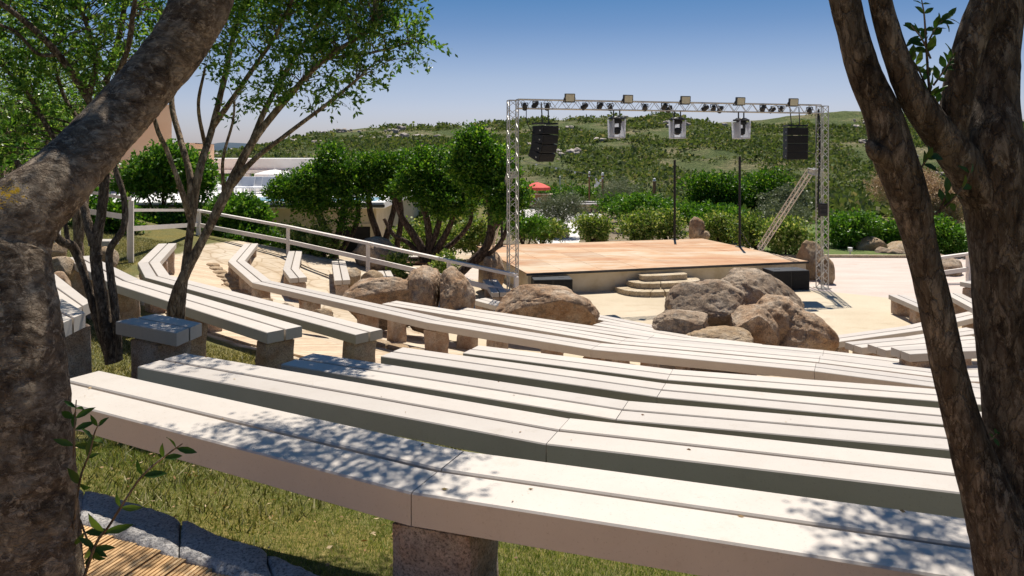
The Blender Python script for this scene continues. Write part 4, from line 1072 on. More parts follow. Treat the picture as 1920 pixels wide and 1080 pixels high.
# the big leaning tree, left foreground
YL = 1.9
main = ppath([(75, 1600, 116, 1.64), (62, 1300, 106, 1.70), (46, 1080, 97, 1.76), (31, 850, 93, 1.81), (17, 650, 88, 1.86), (3, 540, 83, 1.90), (3, 470, 79, 1.93), (36, 408, 70, 1.97), (96, 350, 60, 2.06), (157, 288, 54, 2.18), (215, 226, 51, 2.30), (272, 162, 50, 2.39), (324, 98, 50, 2.46), (358, 45, 50, 2.50), (380, -5, 51, 2.54), (420, -110, 47, 2.61), (470, -230, 42, 2.72)], 1.9, 36)
stems = [tube(main, 150, .06, 15, 3, 1.0)]
limbs = [[(-.95, 2.58, 5.2, .06), (-.75, 3.4, 5.9, .04), (-.45, 4.6, 6.3, .02)], [(-.95, 2.58, 5.2, .05), (-1.2, 3.2, 6.1, .035), (-1.5, 4.0, 6.8, .02)], [(-.95, 2.55, 5.15, .045), (-.45, 3.3, 5.9, .03), (0, 4.5, 6.4, .015)], [(-.96, 2.5, 5.1, .045), (-1.5, 2.9, 5.9, .03), (-1.9, 3.5, 6.5, .015)]]
stems += [tube(wpath(l), 10, .06, 12, k) for k, l in enumerate(limbs)]
rg = np.random.default_rng(101)
def shade_at(px, py, h, k, r):
    p = W(px, py, h); q = p + SUN / SUN.z * k; return (tuple(q), r)
blobs = [shade_at(650, 845, h1, 3.1, (.40, .42, .30)), shade_at(540, 830, h1, 3.2, (.22, .26, .2)), shade_at(770, 860, h1, 2.9, (.28, .32, .2)),
         ((-1.9, 3.5, 6.7), (.5, .6, .35)), ((-.78, 3.15, 6.35), (.30, .24, .16)), ((-1.03, 3.25, 6.6), (.20, .16, .12)), shade_at(330, 1070, 1.66, 3.3, (.3, .3, .2))]
def off_frame(c): return (HY - F * (c[:, 2] - H) / c[:, 1]) < -40
lg, cc = clump_leaves(blobs, 9000, .05, 12, .10, rg=rg, keep=off_frame)
hubs = np.concatenate([wpath(l)[::3, :3] for l in limbs])
stems += twigs_to(cc, hubs, 120, .006, rg)
# knot on the trunk
tree('leaning_tree', 'big grey-brown leaning tree trunk crossing the left foreground', tuple(main[0][:3]), stems, 'bark_l', lg, 'leaf_a', 'foreground trees')

# forked tree, right foreground
YQ = 2.0
left = ppath([(1935, 1560, 70), (1925, 1300, 66), (1905, 1120, 60), (1872, 985, 50), (1830, 870, 37), (1799, 770, 30), (1774, 670, 28), (1751, 560, 27), (1727, 465, 27), (1704, 370, 32), (1676, 290, 35), (1655, 215, 31), (1622, 140, 28), (1596, 50, 27), (1576, -30, 27), (1550, -130, 24)], YQ, 36)
right = ppath([(1950, 1560, 80, 2.06), (1945, 1300, 76, 2.06), (1938, 1080, 66, 2.06), (1920, 900, 54, 2.05), (1894, 740, 47, 2.04), (1879, 600, 46, 2.04), (1872, 460, 48, 2.04), (1864, 360, 53, 2.04), (1858, 270, 52, 2.04), (1862, 190, 42, 2.06), (1872, 90, 36, 2.07), (1884, 0, 34, 2.08), (1895, -120, 30, 2.1)], YQ, 40)
bb = ppath([(1840, 372, 34, 2.03), (1800, 300, 34, 2.01), (1752, 238, 30, 1.99), (1712, 180, 26, 1.98), (1682, 110, 23, 1.98), (1657, 30, 21, 1.98), (1640, -40, 19, 1.98), (1610, -130, 17, 2.0)], YQ, 26)
cb = ppath([(1820, 350, 30, 2.02), (1788, 262, 26, 2.0), (1793, 195, 27, 1.99), (1806, 130, 26, 1.98), (1826, 60, 25, 1.98), (1852, -10, 24, 1.98), (1880, -110, 20, 2.0)], YQ, 26)
knot = ppath([(1690, 320, 26, 1.99), (1664, 296, 22, 1.985), (1642, 284, 17, 1.98), (1632, 272, 9, 1.98), (1630, 262, 3, 1.98)], YQ, 6)
stems = [tube(left, 110, .075, 24, 11, .3), tube(right, 120, .075, 20, 12, .3), tube(bb, 80, .075, 28, 13, .3), tube(cb, 80, .075, 28, 14, .3), tube(knot, 30, .18, 25, 15)]
limbs = [[(tuple(left[-16][:3])) + (.033,), (tuple(left[-1][:3])) + (.034,), (.95, 2.7, 5.6, .025), (1.2, 3.6, 6.0, .015)], [tuple(right[-16][:3]) + (.043,), tuple(right[-1][:3]) + (.044,), (1.5, 2.7, 5.6, .03), (1.7, 3.6, 6.1, .018)], [tuple(cb[-16][:3]) + (.028,), tuple(cb[-1][:3]) + (.029,), (1.35, 2.8, 5.5, .02), (1.9, 3.7, 6.1, .012)], [tuple(bb[-16][:3]) + (.024,), tuple(bb[-1][:3]) + (.025,), (1.1, 2.9, 5.6, .018), (1.5, 3.9, 6.1, .01)]]
stems += [tube(wpath(l), 9, .05, 12, k) for k, l in enumerate(limbs)]
rg = np.random.default_rng(102)
blobs = [shade_at(1790, 1010, h1, 3.0, (.34, .36, .25)), shade_at(1660, 975, h1, 3.1, (.16, .22, .18)), shade_at(1840, 985, h1, 3.2, (.35, .35, .25)), shade_at(1760, 1070, h1, 2.8, (.22, .25, .2)), ((1.7, 2.9, 6.1), (.5, .5, .35)), ((1.25, 2.8, 6.0), (.35, .4, .3)), ((2.1, 3.3, 6.4), (.5, .5, .35))]
lg, cc = clump_leaves(blobs, 9500, .05, 12, .10, rg=rg, keep=off_frame)
stems += twigs_to(cc, np.concatenate([wpath(l)[::3, :3] for l in limbs]), 120, .006, rg)
rt = tree('forked_tree', 'dark forked tree trunk with four limbs at the right foreground', tuple(right[0][:3]), stems, 'bark_r', lg, 'leaf_a', 'foreground trees')

def sprig(name, label, stem_pts, Y, nleaf, size, seed, side=.55, parent=None, broad=.46, lm='leaf_s', tip0=.12):
    rg = np.random.default_rng(seed); V = []; P = []; Dn = []; L = []
    for pts in stem_pts:
        path = ppath(pts, Y, 10); V.append(tube(path, 6)); n = len(path)
        T = np.gradient(path[:, :3], axis=0)
        for k in range(nleaf):
            t = tip0 + (1 - tip0) * (k + .5) / nleaf; i = min(n - 1, int(t * (n - 1)))
            for s in (-1, 1):
                d = T[i] / np.linalg.norm(T[i]); sd = np.cross(d, (0, 1, .25)); sd /= np.linalg.norm(sd)
                P.append(path[i, :3]); Dn.append(d * .55 + sd * s * side + rg.normal(size=3) * .28); L.append(size * rg.uniform(.65, 1.2) * (1.1 - .35 * t))
    lv = leaves2(np.array(P), np.array(Dn), np.array(L), broad, rg); sv = join(V)
    if parent is None:
        b0 = ppath(stem_pts[0], Y, 2)[0][:3]; root = thing(name, tuple(b0), label, 'sprout', 'leafy shoots')
    else: root = parent
    wpart(root, 'stem' if parent is None else 'sprig_stem', sv[0], sv[1], M['bark_m'], True)
    wpart(root, 'leaves' if parent is None else 'sprig_leaves', lv[0], lv[1], M[lm], True)
    return root
def leaves2(P, Dn, L, ratio, rg):
    """rounder eight-point leaves for the ones seen close up"""
    n = len(P); Dn = Dn / np.linalg.norm(Dn, axis=1)[:, None]
    A = rg.normal(size=(n, 3)) * .5 + np.array((0, -1, .6)); S = np.cross(Dn, A); S /= np.linalg.norm(S, axis=1)[:, None]; N = np.cross(S, Dn)
    sh = [(0, 0, 0), (.22, .34, .05), (.48, .5, .08), (.76, .32, .04), (1, 0, -.05)]
    rows = []
    for t, w, up in sh:
        for s in (-1, 0, 1):
            rows.append(P + Dn * (L * t)[:, None] + S * (L * w * ratio * s)[:, None] + N * (L * (up * (abs(s)) - .04 * (t - .5) ** 2))[:, None])
    V = np.stack(rows, 1).reshape(-1, 3); q = []
    for r in range(4):
        for c_ in range(2): a = r * 3 + c_; q.append((a, a + 1, a + 4, a + 3))
    Fq = (np.array(q)[None] + (np.arange(n) * 15)[:, None, None]).reshape(-1, 4)
    return V, Fq
sprig('sprig', '', [[(1752, 232, 3), (1742, 160, 2.6), (1737, 90, 2.2), (1733, 30, 1.6), (1728, 0, 1)], [(1748, 190, 2), (1722, 130, 1.6), (1704, 105, 1.2)], [(1750, 160, 2), (1775, 125, 1.6), (1788, 100, 1.2)], [(1745, 110, 2), (1728, 72, 1.6), (1708, 48, 1)], [(1742, 75, 1.6), (1760, 45, 1.3), (1782, 32, 1)], [(1765, 205, 2), (1740, 170, 1.6), (1700, 150, 1)]], 1.97, 6, .042, 5, parent=rt)
sprig('sprig', '', [[(1752, 402, 2.4), (1785, 375, 2), (1812, 340, 1.6), (1822, 310, 1)], [(1725, 318, 2), (1737, 300, 1.6), (1745, 290, 1)], [(1760, 400, 2), (1776, 362, 1.6), (1778, 372, 1)]], 1.93, 3, .045, 6, parent=rt)
sprig('sprig', '', [[(1856, 825, 2), (1866, 818, 1.5), (1870, 812, 1)]], 1.93, 2, .022, 8, parent=rt)
sprig('leafy_shoot', 'slender green shoot with pointed leaves in front of the deck', [[(150, 1105, 3.4), (180, 1020, 3), (205, 985, 2.6), (262, 898, 2.2), (310, 855, 1.8), (342, 832, 1)]], 1.75, 6, .062, 21, .75, broad=.32)
sprig('leafy_shoot', 'second green shoot rising close against the leaning trunk', [[(136, 1000, 2.6), (150, 900, 2.2), (168, 850, 1.8), (178, 810, 1.4), (188, 792, 1)], [(138, 860, 2), (140, 800, 1.6), (143, 750, 1)], [(150, 975, 2), (170, 1030, 1.6), (176, 1050, 1)]], 1.78, 4, .05, 22, .75, broad=.32)

# ------------------------------------------------------------------ trees of the left seating block
def crown_px(list_, Y, dy=.9): return [(tuple(D(x, y, Y + (yy if yy else 0))), (r / F * Y, r / F * Y * dy, r / F * Y * .8)) for x, y, r, yy in list_]
rg = np.random.default_rng(103); Y3 = 8.8
st3 = [[(330, 700, 17), (327, 620, 15), (326, 575, 14), (344, 520, 13), (385, 440, 11), (420, 370, 12), (468, 275, 10), (525, 200, 8), (610, 110, 6, 8.6), (700, 55, 3.5, 8.5)],
       [(336, 690, 13), (338, 590, 11), (348, 500, 10), (360, 410, 9), (374, 320, 9), (398, 240, 8, 9.1), (420, 150, 7, 9.3), (440, 60, 6, 9.5), (470, -40, 5, 9.6)],
       [(358, 400, 9), (356, 330, 8), (338, 260, 7, 9), (322, 195, 6, 9.2), (326, 120, 5, 9.4), (300, 20, 4, 9.5)],
       [(357, 410, 8), (338, 350, 6.5, 8.6), (312, 280, 5.5, 8.5), (292, 232, 5, 8.4), (270, 120, 4, 8.3)],
       [(432, 350, 9), (476, 300, 7, 8.6), (540, 250, 5.5, 8.4), (620, 190, 4.5, 8.2), (680, 140, 3, 8.1)],
       [(470, 272, 8), (500, 200, 7, 9), (545, 120, 6, 9.2), (600, 40, 5, 9.4), (650, -40, 4, 9.5)],
       [(398, 240, 7, 9.1), (460, 150, 5.5, 9), (520, 60, 4.5, 8.9), (560, -30, 4, 8.8)],
       [(386, 280, 5, 9), (372, 200, 4, 8.8), (384, 130, 3, 8.7)], [(420, 370, 5), (418, 300, 4, 8.6), (436, 230, 3, 8.5), (440, 190, 2.4, 8.5)],
       [(610, 110, 4, 8.6), (690, 100, 3, 8.5), (770, 80, 2, 8.4)]]
st3 = [[(q[0], q[1], q[2] * .74) + tuple(q[3:]) for q in p] for p in st3]
paths = [ppath(p, Y3, 16) for p in st3]
stems = [tube(p, 24, .13, 30, k, .5) for k, p in enumerate(paths)]
bl = crown_px([(560, 40, 95, .2), (660, 40, 100, -.2), (745, 65, 60, -.3), (798, 75, 34, -.3), (590, 130, 70, -.2), (640, 175, 34, -.5), (700, 130, 40, -.4), (470, 40, 80, .5), (410, 110, 46, .2), (500, 150, 55, 0), (450, 195, 26, -.2), (560, 200, 30, -.4), (540, -60, 130, .4), (680, -60, 120, 0), (620, -140, 150, 0), (420, 250, 12, 0), (390, 40, 60, .3)], Y3)
lg, cc = clump_leaves(bl, 26000, .072, 16, .085, rg=rg)
stems += twigs_to(cc, np.concatenate([p[len(p) // 3::4, :3] for p in paths]), 520, .006, rg)
tree('twin_stemmed_tree', 'slender tree with two pale main stems and airy crown by the benches', tuple(paths[0][0][:3]), stems, 'bark_m', lg, 'leaf_a', 'trees in the left seating block')

rg = np.random.default_rng(104); Y2 = 7.85
st2 = [[(212, 680, 16), (200, 620, 14), (187, 540, 12), (179, 470, 11), (190, 400, 10), (196, 330, 10), (190, 250, 9), (165, 185, 8), (110, 103, 7, 7.6), (50, 43, 6, 7.4), (0, 5, 5, 7.3), (-60, -40, 4, 7.2)],
       [(206, 670, 11), (182, 600, 9), (160, 520, 8), (138, 465, 9), (112, 450, 8, 7.6), (70, 400, 7, 7.5), (30, 300, 5, 7.4)],
       [(222, 675, 10), (218, 600, 8.5), (208, 520, 8), (206, 470, 7), (232, 425, 7), (232, 370, 6), (215, 310, 5.5), (205, 240, 5)],
       [(184, 480, 10), (165, 420, 9), (150, 330, 8, 8.1), (160, 240, 7, 8.3), (200, 150, 6.5, 8.4), (225, 60, 6, 8.5), (240, -40, 5, 8.6)],
       [(206, 240, 7), (215, 160, 6, 7.6), (240, 90, 5.5, 7.4), (250, 20, 5, 7.3), (262, -50, 4, 7.2)],
       [(165, 185, 6), (180, 110, 5, 7.9), (160, 40, 4.5, 8), (130, -40, 4, 8)], [(110, 103, 5, 7.6), (70, 100, 4, 7.5), (30, 60, 3.4, 7.4), (-20, 40, 3, 7.3)],
       [(150, 330, 6, 8.1), (90, 240, 5.5, 8.2), (55, 180, 5, 8.3), (20, 140, 4, 8.4), (-30, 90, 3, 8.5)], [(160, 240, 5, 8.3), (120, 180, 4, 8.4), (100, 100, 3.6, 8.4), (110, 30, 3, 8.5)],
       [(128, 455, 5), (118, 400, 4), (106, 360, 3)]]
st2 = [[(q[0], q[1], q[2] * .84) + tuple(q[3:]) for q in p] for p in st2]
paths = [ppath(p, Y2, 16) for p in st2]
stems = [tube(p, 24, .13, 30, k + 20, .5) for k, p in enumerate(paths)]
bl = crown_px([(60, 60, 120, .3), (170, 50, 110, .2), (270, 40, 90, 0), (20, 170, 90, .5), (120, 150, 90, .4), (210, 120, 60, 0), (60, 260, 70, .7), (150, 230, 50, .5), (10, 300, 60, .8), (100, -60, 160, .2), (250, -50, 90, 0), (-60, 60, 120, .3), (300, 130, 30, .1)], Y2)
lg, cc = clump_leaves(bl, 14500, .072, 16, .085, rg=rg)
stems += twigs_to(cc, np.concatenate([p[len(p) // 3::4, :3] for p in paths]), 380, .007, rg)
tree('multi_stemmed_tree', 'dark multi-stemmed tree growing between two bench ends', tuple(paths[0][0][:3]), stems, 'bark_r', lg, 'leaf_a', 'trees in the left seating block')

# ------------------------------------------------------------------ shrubs, hedges and further trees
def bush(name, label, px, py, wpx, hpx, Y, n, size, leafm, seed, lobes=9, cat='shrub', group=None, depth=.8, base_y=None, stem='bark_j', up=.5, per=10, spread=.16, shell=.6, ratio=.58):
    n = int(n * 1.45); size = size * 1.3
    rg = np.random.default_rng(seed); c = D(px, py, Y); rx, rz_ = wpx / F * Y / 2, hpx / F * Y / 2; ry = (rx + rz_) / 2 * depth
    zg = tz(c.x, c.y) if base_y is None else base_y
    bl = []
    for k in range(lobes):
        a = rg.random() * 6.28; e = rg.uniform(-.6, 1.0); q = .62 * math.sqrt(max(0, 1 - e * e * .6)); s = rg.uniform(.36, .58)
        bl.append(((c.x + rx * q * math.cos(a), c.y + ry * q * math.sin(a), c.z + rz_ * .60 * e), (rx * s, ry * s, rz_ * s)))
    bl.append(((c.x, c.y, c.z), (rx * .7, ry * .7, rz_ * .7)))
    lg, cc = clump_leaves(bl, n, size, per, spread, rg=rg, up=up, shell=shell, ratio=ratio)
    root = thing(name, (c.x, c.y, zg), label, cat, group)
    stems = []
    for k in range(max(4, lobes // 2)):
        b = bl[k % len(bl)][0]; P = catmull([(c.x + rg.normal() * .1 * rx, c.y + rg.normal() * .1 * ry, zg - .1, .03 + .02 * rz_), ((c.x + b[0]) / 2, (c.y + b[1]) / 2, (zg + b[2]) / 2, .025 + .012 * rz_), (*b, .012)], 5)
        stems.append(tube(P, 6, .1, 8, k))
    v, f = join(stems); wpart(root, 'stems', v, f, M[stem], True)
    wpart(root, 'crown', lg[0], lg[1], M[leafm])
    return root
# wind-shaped mastic trees behind the fence
def mastic(label, base_px, stems_px, blobs_px, Y, n, seed, leafm='leaf_j', size=.085):
    rg = np.random.default_rng(seed); paths = [ppath(p, Y, 8) for p in stems_px]
    stems = [tube(p, 10, .1, 9, k) for k, p in enumerate(paths)]
    blobs_px = [(x, y, r * .88, q) for x, y, r, q in blobs_px]; bl = [(c_, (r_[0] * 1.08, r_[1] * 1.1, r_[2] * .80)) for c_, r_ in crown_px(blobs_px, Y, 1.0)]; lg, cc = clump_leaves(bl, int(n * 1.7), size * 1.35, 11, .15, rg=rg, shell=.78, up=.45, ratio=.55)
    stems += twigs_to(cc, np.concatenate([p[len(p) // 2::3, :3] for p in paths]), 90, .014, rg)
    return tree('mastic_tree', label, tuple(paths[0][0][:3]), stems, 'bark_j', lg, leafm, 'dark wind-shaped trees behind the fence')
mastic('dark wind-shaped tree at left in front of the white pergola', None,
       [[(628, 500, 9), (622, 455, 8), (605, 420, 7), (590, 380, 5), (570, 350, 4)], [(626, 470, 7), (640, 420, 6), (650, 370, 5), (640, 320, 4)], [(640, 470, 6), (668, 420, 5), (672, 380, 4)]],
       [(628, 312, 34, 0), (600, 340, 40, 0), (560, 350, 36, 0), (530, 362, 26, -.3), (650, 342, 30, .2), (622, 368, 32, 0), (578, 380, 28, -.2), (665, 375, 20, -.3), (622, 285, 16, 0), (650, 412, 16, -.4)], 28.5, 17000, 301)
mastic('dark wind-shaped tree with bare curved stems above the shed', None,
       [[(716, 480, 7), (708, 440, 6.5), (695, 400, 5.5), (690, 360, 4)], [(716, 470, 6), (730, 425, 5.5), (740, 380, 4.5), (735, 340, 3)], [(742, 470, 6), (750, 430, 5), (752, 390, 4.5), (745, 350, 3)]],
       [(690, 325, 26, 0), (715, 310, 26, 0), (742, 320, 30, 0), (700, 345, 28, 0), (735, 350, 28, .2), (680, 300, 14, 0), (760, 305, 22, 0)], 29, 10000, 302)
mastic('broad dark tree with many fanned stems behind the split boulder', None,
       [[(800, 520, 9), (792, 470, 8), (775, 440, 7), (752, 405, 5), (740, 370, 4)], [(800, 500, 8), (805, 455, 7), (800, 410, 6), (785, 370, 4)], [(805, 490, 8), (830, 450, 6), (848, 410, 5), (850, 370, 4)], [(800, 480, 6), (820, 430, 5.5), (825, 390, 4.5), (815, 350, 3)], [(812, 480, 5), (850, 455, 4.5), (880, 420, 4), (885, 390, 3)], [(790, 480, 5), (765, 455, 4.5), (738, 440, 4), (720, 410, 3)]],
       [(790, 325, 36, 0), (830, 335, 40, 0), (860, 345, 34, 0), (815, 365, 36, -.3), (850, 375, 34, -.4), (770, 350, 32, 0), (785, 300, 22, .2), (820, 300, 26, .2), (870, 380, 22, -.3), (835, 395, 22, -.5)], 27, 17000, 303)
mastic('tallest dark tree, leaning beside the left truss column', None,
       [[(855, 520, 8), (880, 495, 8), (912, 462, 8), (922, 420, 7.5), (918, 370, 7), (905, 320, 5), (900, 280, 4)], [(915, 440, 6), (940, 410, 5), (952, 385, 4), (955, 350, 3)], [(880, 500, 5), (930, 465, 4), (950, 430, 4), (955, 400, 3)], [(918, 370, 5), (932, 330, 4), (938, 300, 3)]],
       [(895, 275, 30, 0), (905, 305, 40, 0), (925, 330, 36, 0), (880, 320, 32, .2), (905, 345, 34, 0), (935, 300, 24, .2), (872, 290, 20, .2), (945, 355, 28, -.5), (955, 375, 28, -.6), (945, 395, 24, -.6), (970, 365, 18, -.5), (885, 258, 18, 0)], 23.3, 16000, 304)
# laurels and hedges, left
B = lambda *a, **k: bush(*a, **k)
B('laurel_bush', 'bright green laurel bush below the terracotta building', 300, 335, 170, 110, 31, 9000, .13, 'leaf_h', 401, 10, base_y=1.2)
B('laurel_bush', 'rounded green laurel right of the terracotta building', 370, 345, 60, 90, 30, 3500, .13, 'leaf_h', 402, 7, base_y=1.2)
B('laurel_bush', 'green bush under the pool terrace beside the sloping fence', 445, 408, 110, 70, 29, 5500, .12, 'leaf_h', 403, 9)
B('laurel_bush', 'low dark bush under the fence rail at left', 450, 450, 150, 60, 28.5, 5000, .11, 'leaf_j', 404, 9)
B('laurel_bush', 'dark hedge bush behind the level white fence', 300, 430, 190, 80, 29.5, 6000, .11, 'leaf_j', 405, 10)
B('laurel_bush', 'shaded bush behind the upper white fence', 190, 420, 110, 90, 25, 4500, .11, 'leaf_j', 406, 9)
B('variegated_shrub', 'yellow-green shrub behind the short bent bench', 560, 465, 60, 90, 28.3, 2600, .10, 'leaf_y', 407, 7)
B('variegated_shrub', 'tall yellow-green shrub in front of the shed', 606, 462, 44, 100, 28.0, 1500, .10, 'leaf_y', 408, 8)
B('variegated_shrub', 'small yellow-green plant by the dark boulder', 745, 500, 30, 36, 25.5, 900, .09, 'leaf_y', 409, 5)
B('variegated_shrub', 'yellow-green shrubs beneath the fanned stems', 800, 452, 130, 60, 31, 4000, .10, 'leaf_y', 410, 9)
B('variegated_shrub', 'yellow-green bush left of the stage under the tallest tree', 890, 448, 90, 56, 30.5, 3600, .10, 'leaf_y', 411, 9)
B('variegated_shrub', 'small leafy plant at the foot of the sloping fence', 835, 505, 40, 40, 23.5, 1100, .08, 'leaf_y', 412, 5)
B('laurel_bush', 'long green hedge seen through the pergola openings', 460, 348, 280, 34, 60, 6000, .16, 'leaf_h', 413, 13, base_y=2.2)
# garden behind the stage
B('flowering_shrub', 'yellow-green shrub behind the left back of the stage', 1010, 438, 90, 40, 35, 3000, .10, 'leaf_y', 420, 7)
B('flowering_shrub', 'leafy shrub beside the white path', 1110, 430, 70, 50, 35.5, 2800, .10, 'leaf_y', 421, 7)
B('flowering_shrub', 'bushy green shrub behind the middle of the stage', 1195, 428, 84, 62, 35.5, 4000, .10, 'leaf_y', 422, 8)
B('flowering_shrub', 'yellow-green shrub just left of the back stage pole', 1255, 425, 60, 58, 36.0, 3000, .10, 'leaf_y', 423, 7)
B('laurel_bush', 'dark green hedge behind the shrubs at the back of the stage', 1235, 398, 190, 56, 42, 7000, .12, 'leaf_h', 424, 11)
B('flowering_shrub', 'shrub behind the upright grey stone', 1345, 432, 80, 60, 34.8, 3600, .10, 'leaf_y', 425, 8)
B('laurel_bush', 'green hedge to the right of the upright grey stone', 1365, 412, 120, 50, 37, 5000, .12, 'leaf_h', 426, 9)
B('flowering_shrub', 'yellow-green shrub behind the right stage pole', 1420, 440, 90, 56, 33, 4000, .10, 'leaf_y', 427, 8)
B('flowering_shrub', 'shrub under the truss brace', 1478, 448, 84, 70, 31.5, 4200, .10, 'leaf_y', 428, 8)
B('olive_bush', 'grey-green olive bush right of the truss brace', 1470, 408, 90, 60, 36, 4500, .09, 'leaf_o', 429, 8, ratio=.25)
B('laurel_bush', 'dense green bush right of the right truss column', 1585, 440, 110, 80, 34.5, 6000, .11, 'leaf_h', 430, 9)
B('laurel_bush', 'low green bushes behind the rocks on the lawn', 1670, 445, 110, 46, 36, 5000, .11, 'leaf_h', 431, 9)
B('laurel_bush', 'green bush seen between the right trunks', 1775, 450, 80, 70, 32, 3500, .11, 'leaf_h', 432, 8)
B('laurel_bush', 'big rounded dark green bush left of the right stage pole', 1340, 362, 110, 88, 52, 8500, .14, 'leaf_j', 433, 11, shell=.75)
B('laurel_bush', 'big rounded dark green bush behind the right stage pole', 1415, 366, 130, 84, 53, 8500, .14, 'leaf_j', 434, 11, shell=.75)
B('laurel_bush', 'brownish green bush at the right of the big rounded bushes', 1475, 380, 80, 56, 50, 4500, .13, 'leaf_o', 435, 8, shell=.75)
B('olive_bush', 'grey-green olive bush beside the white path', 1043, 402, 92, 70, 39, 7000, .10, 'leaf_o', 436, 9, ratio=.24)
B('laurel_bush', 'dark hedge behind the red parasol', 1060, 368, 190, 36, 68, 6000, .15, 'leaf_j', 437, 11)
B('laurel_bush', 'low green hedge beneath the clipped olive tree', 1180, 392, 120, 40, 47, 5000, .12, 'leaf_j', 438, 9)
B('laurel_bush', 'green undergrowth beside the left truss column', 985, 425, 70, 30, 33.5, 2000, .10, 'leaf_h', 439, 6)
B('dry_bush', 'bare straw-coloured bush behind the leaning limb', 1700, 362, 130, 90, 40, 12000, .17, 'leaf_d', 440, 12, ratio=.15, up=.9)
B('dry_bush', 'second straw-coloured bush seen between the right trunks', 1770, 400, 70, 100, 38, 7000, .17, 'leaf_d', 441, 9, ratio=.15, up=.9)
B('flowering_shrub', 'green and yellow shrub at the right edge beyond the trunk', 1915, 360, 60, 150, 22, 4500, .09, 'leaf_y', 442, 9)
B('laurel_bush', 'green bush low at the right edge behind the fence', 1925, 440, 70, 60, 30, 2500, .10, 'leaf_h', 443, 7)
# clipped olive
rg = np.random.default_rng(451); p = W(1166, 408, H); Yo = p.y
tr = ppath([(1166, 412, 8), (1160, 395, 7), (1156, 382, 6), (1150, 370, 5)], Yo, 6); tr2 = ppath([(1161, 395, 6), (1170, 380, 5), (1178, 370, 4)], Yo, 6)
lg, cc = clump_leaves(crown_px([(1150, 362, 24, 0), (1172, 362, 24, 0), (1161, 356, 26, 0), (1188, 366, 14, 0), (1138, 368, 14, 0)], Yo, 1.0), 9000, .11, 10, .16, ratio=.26, rg=rg, shell=.7)
tree('olive_tree', 'clipped round olive tree with a thick short trunk in the garden', tuple(p), [tube(tr, 12, .18, 5, 1), tube(tr2, 10, .18, 5, 2)], 'bark_m', lg, 'leaf_o')
# trees behind the leaning trunk at far left
for k, (x, y, r, Y, l) in enumerate(((30, 265, 80, 15, 'leafy tree behind the leaning trunk at the left edge'), (130, 215, 80, 19, 'second leafy tree behind the leaning trunk'), (-10, 120, 120, 17, 'tall leafy tree cut by the left picture edge'))):
    rg = np.random.default_rng(460 + k); zg = tz((x - CX) / F * Y, Y); b_ = D(x + 20, 0, Y); b_.z = zg
    s1 = catmull([(b_.x, b_.y, zg - .1, .12), (b_.x - .1, b_.y, zg + 1.4, .09), (*D(x, y + 10, Y), .05), (*D(x - 20, y - 60, Y), .02)], 8); s2 = catmull([(b_.x, b_.y, zg + .6, .08), (*D(x + 50, y + 40, Y), .05), (*D(x + 70, y - 40, Y), .02)], 8)
    lg, cc = clump_leaves(crown_px([(x, y, r, 0), (x + r * .6, y - r * .3, r * .7, .3), (x - r * .6, y, r * .7, -.2), (x + r * .2, y + r * .5, r * .6, 0), (x, y - r * .8, r * .7, 0)], Y), 8000, .085, 12, .13, rg=rg)
    tree('leafy_tree', l, tuple(b_), [tube(s1, 10, .08, 9, k), tube(s2, 8, .08, 9, k + 3)] + twigs_to(cc, s1[12:, :3], 60, .012, rg), 'bark_m', lg, 'leaf_a', 'trees at the far left')

# ------------------------------------------------------------------ buildings and pool terrace, left
def box_px(x0, x1, y0, y1, Y, depth):
    a, b = D(x0, y1, Y), D(x1, y0, Y); return ((a.x + b.x) / 2, Y + depth / 2, (a.z + b.z) / 2), (b.x - a.x, depth, b.z - a.z)
root = thing('terracotta_house', (-26, 44, 0), 'terracotta rendered house behind the trees at left', 'house')
def wall_px(x0, x1, y0, y1, Y, depth, e=.0):
    a, b = D(x0, y1, Y), D(x1, y0, Y); k = (Y + depth) / Y; bx_ = b.x * k - .15
    f4 = [(a.x, Y), (b.x, Y), (bx_, Y + depth), (a.x, Y + depth)]; z0, z1 = min(a.z, 0), b.z
    return G().add([(x, y, z0) for x, y in f4] + [(x, y, z1) for x, y in f4], [(3, 2, 1, 0), (4, 5, 6, 7), (0, 1, 5, 4), (1, 2, 6, 5), (2, 3, 7, 6), (3, 0, 4, 7)])
wall_px(-260, 322, 196, 420, 42, 9).part(root, 'wall', M['terracotta'])
wall_px(322.6, 366, 268, 420, 42.5, 6).part(root, 'side_wall', M['terracotta'])
for x in (60, 150):
    w_ = G().box(*box_px(x, x + 30, 250, 300, 41.96, .06)).part(root, 'window', M['white_render']); G().box(*box_px(x + 4, x + 26, 254, 297, 41.93, .06)).part(w_, 'pane', M['dark_void'])
# pool terrace block with timber-clad wall and doorway
root = thing('pool_terrace', (-9, 34, 0), 'raised pool terrace with cream boarded wall and dark doorway', 'terrace')
zt = H - 88 / F * 33.0
G().box((-17.5, 43.5, (zt - .3) / 2), (23, 21, zt - .3), 0).part(root, 'core', M['cream'])
G().box((-17.4, 43.4, zt - .14), (23.6, 21.6, .28), 0, .02).part(root, 'terrace_slab', M['white_render'])
G().box((-17.4, 32.55, zt - .16), (23.7, .06, .12), 0).part(root, 'slab_edge', M['metal_dark'])
xa = -11.2
while xa < -6.1:
    G().box((xa, 32.97, (zt - .3) / 2), (.245, .05, zt - .32), 0, .006).part(root, 'wall_board', M['cream']); xa += .25
x0, x1 = D(640, 0, 32.9).x, D(697, 0, 32.9).x
fr = G().bar((x0, 32.9, 0), (x0, 32.9, 1.15), .12, .06).bar((x1, 32.9, 0), (x1, 32.9, 1.15), .12, .06).bar((x0 - .06, 32.9, 1.2), (x1 + .06, 32.9, 1.2), .06, .12).part(root, 'door_frame', M['cream'])
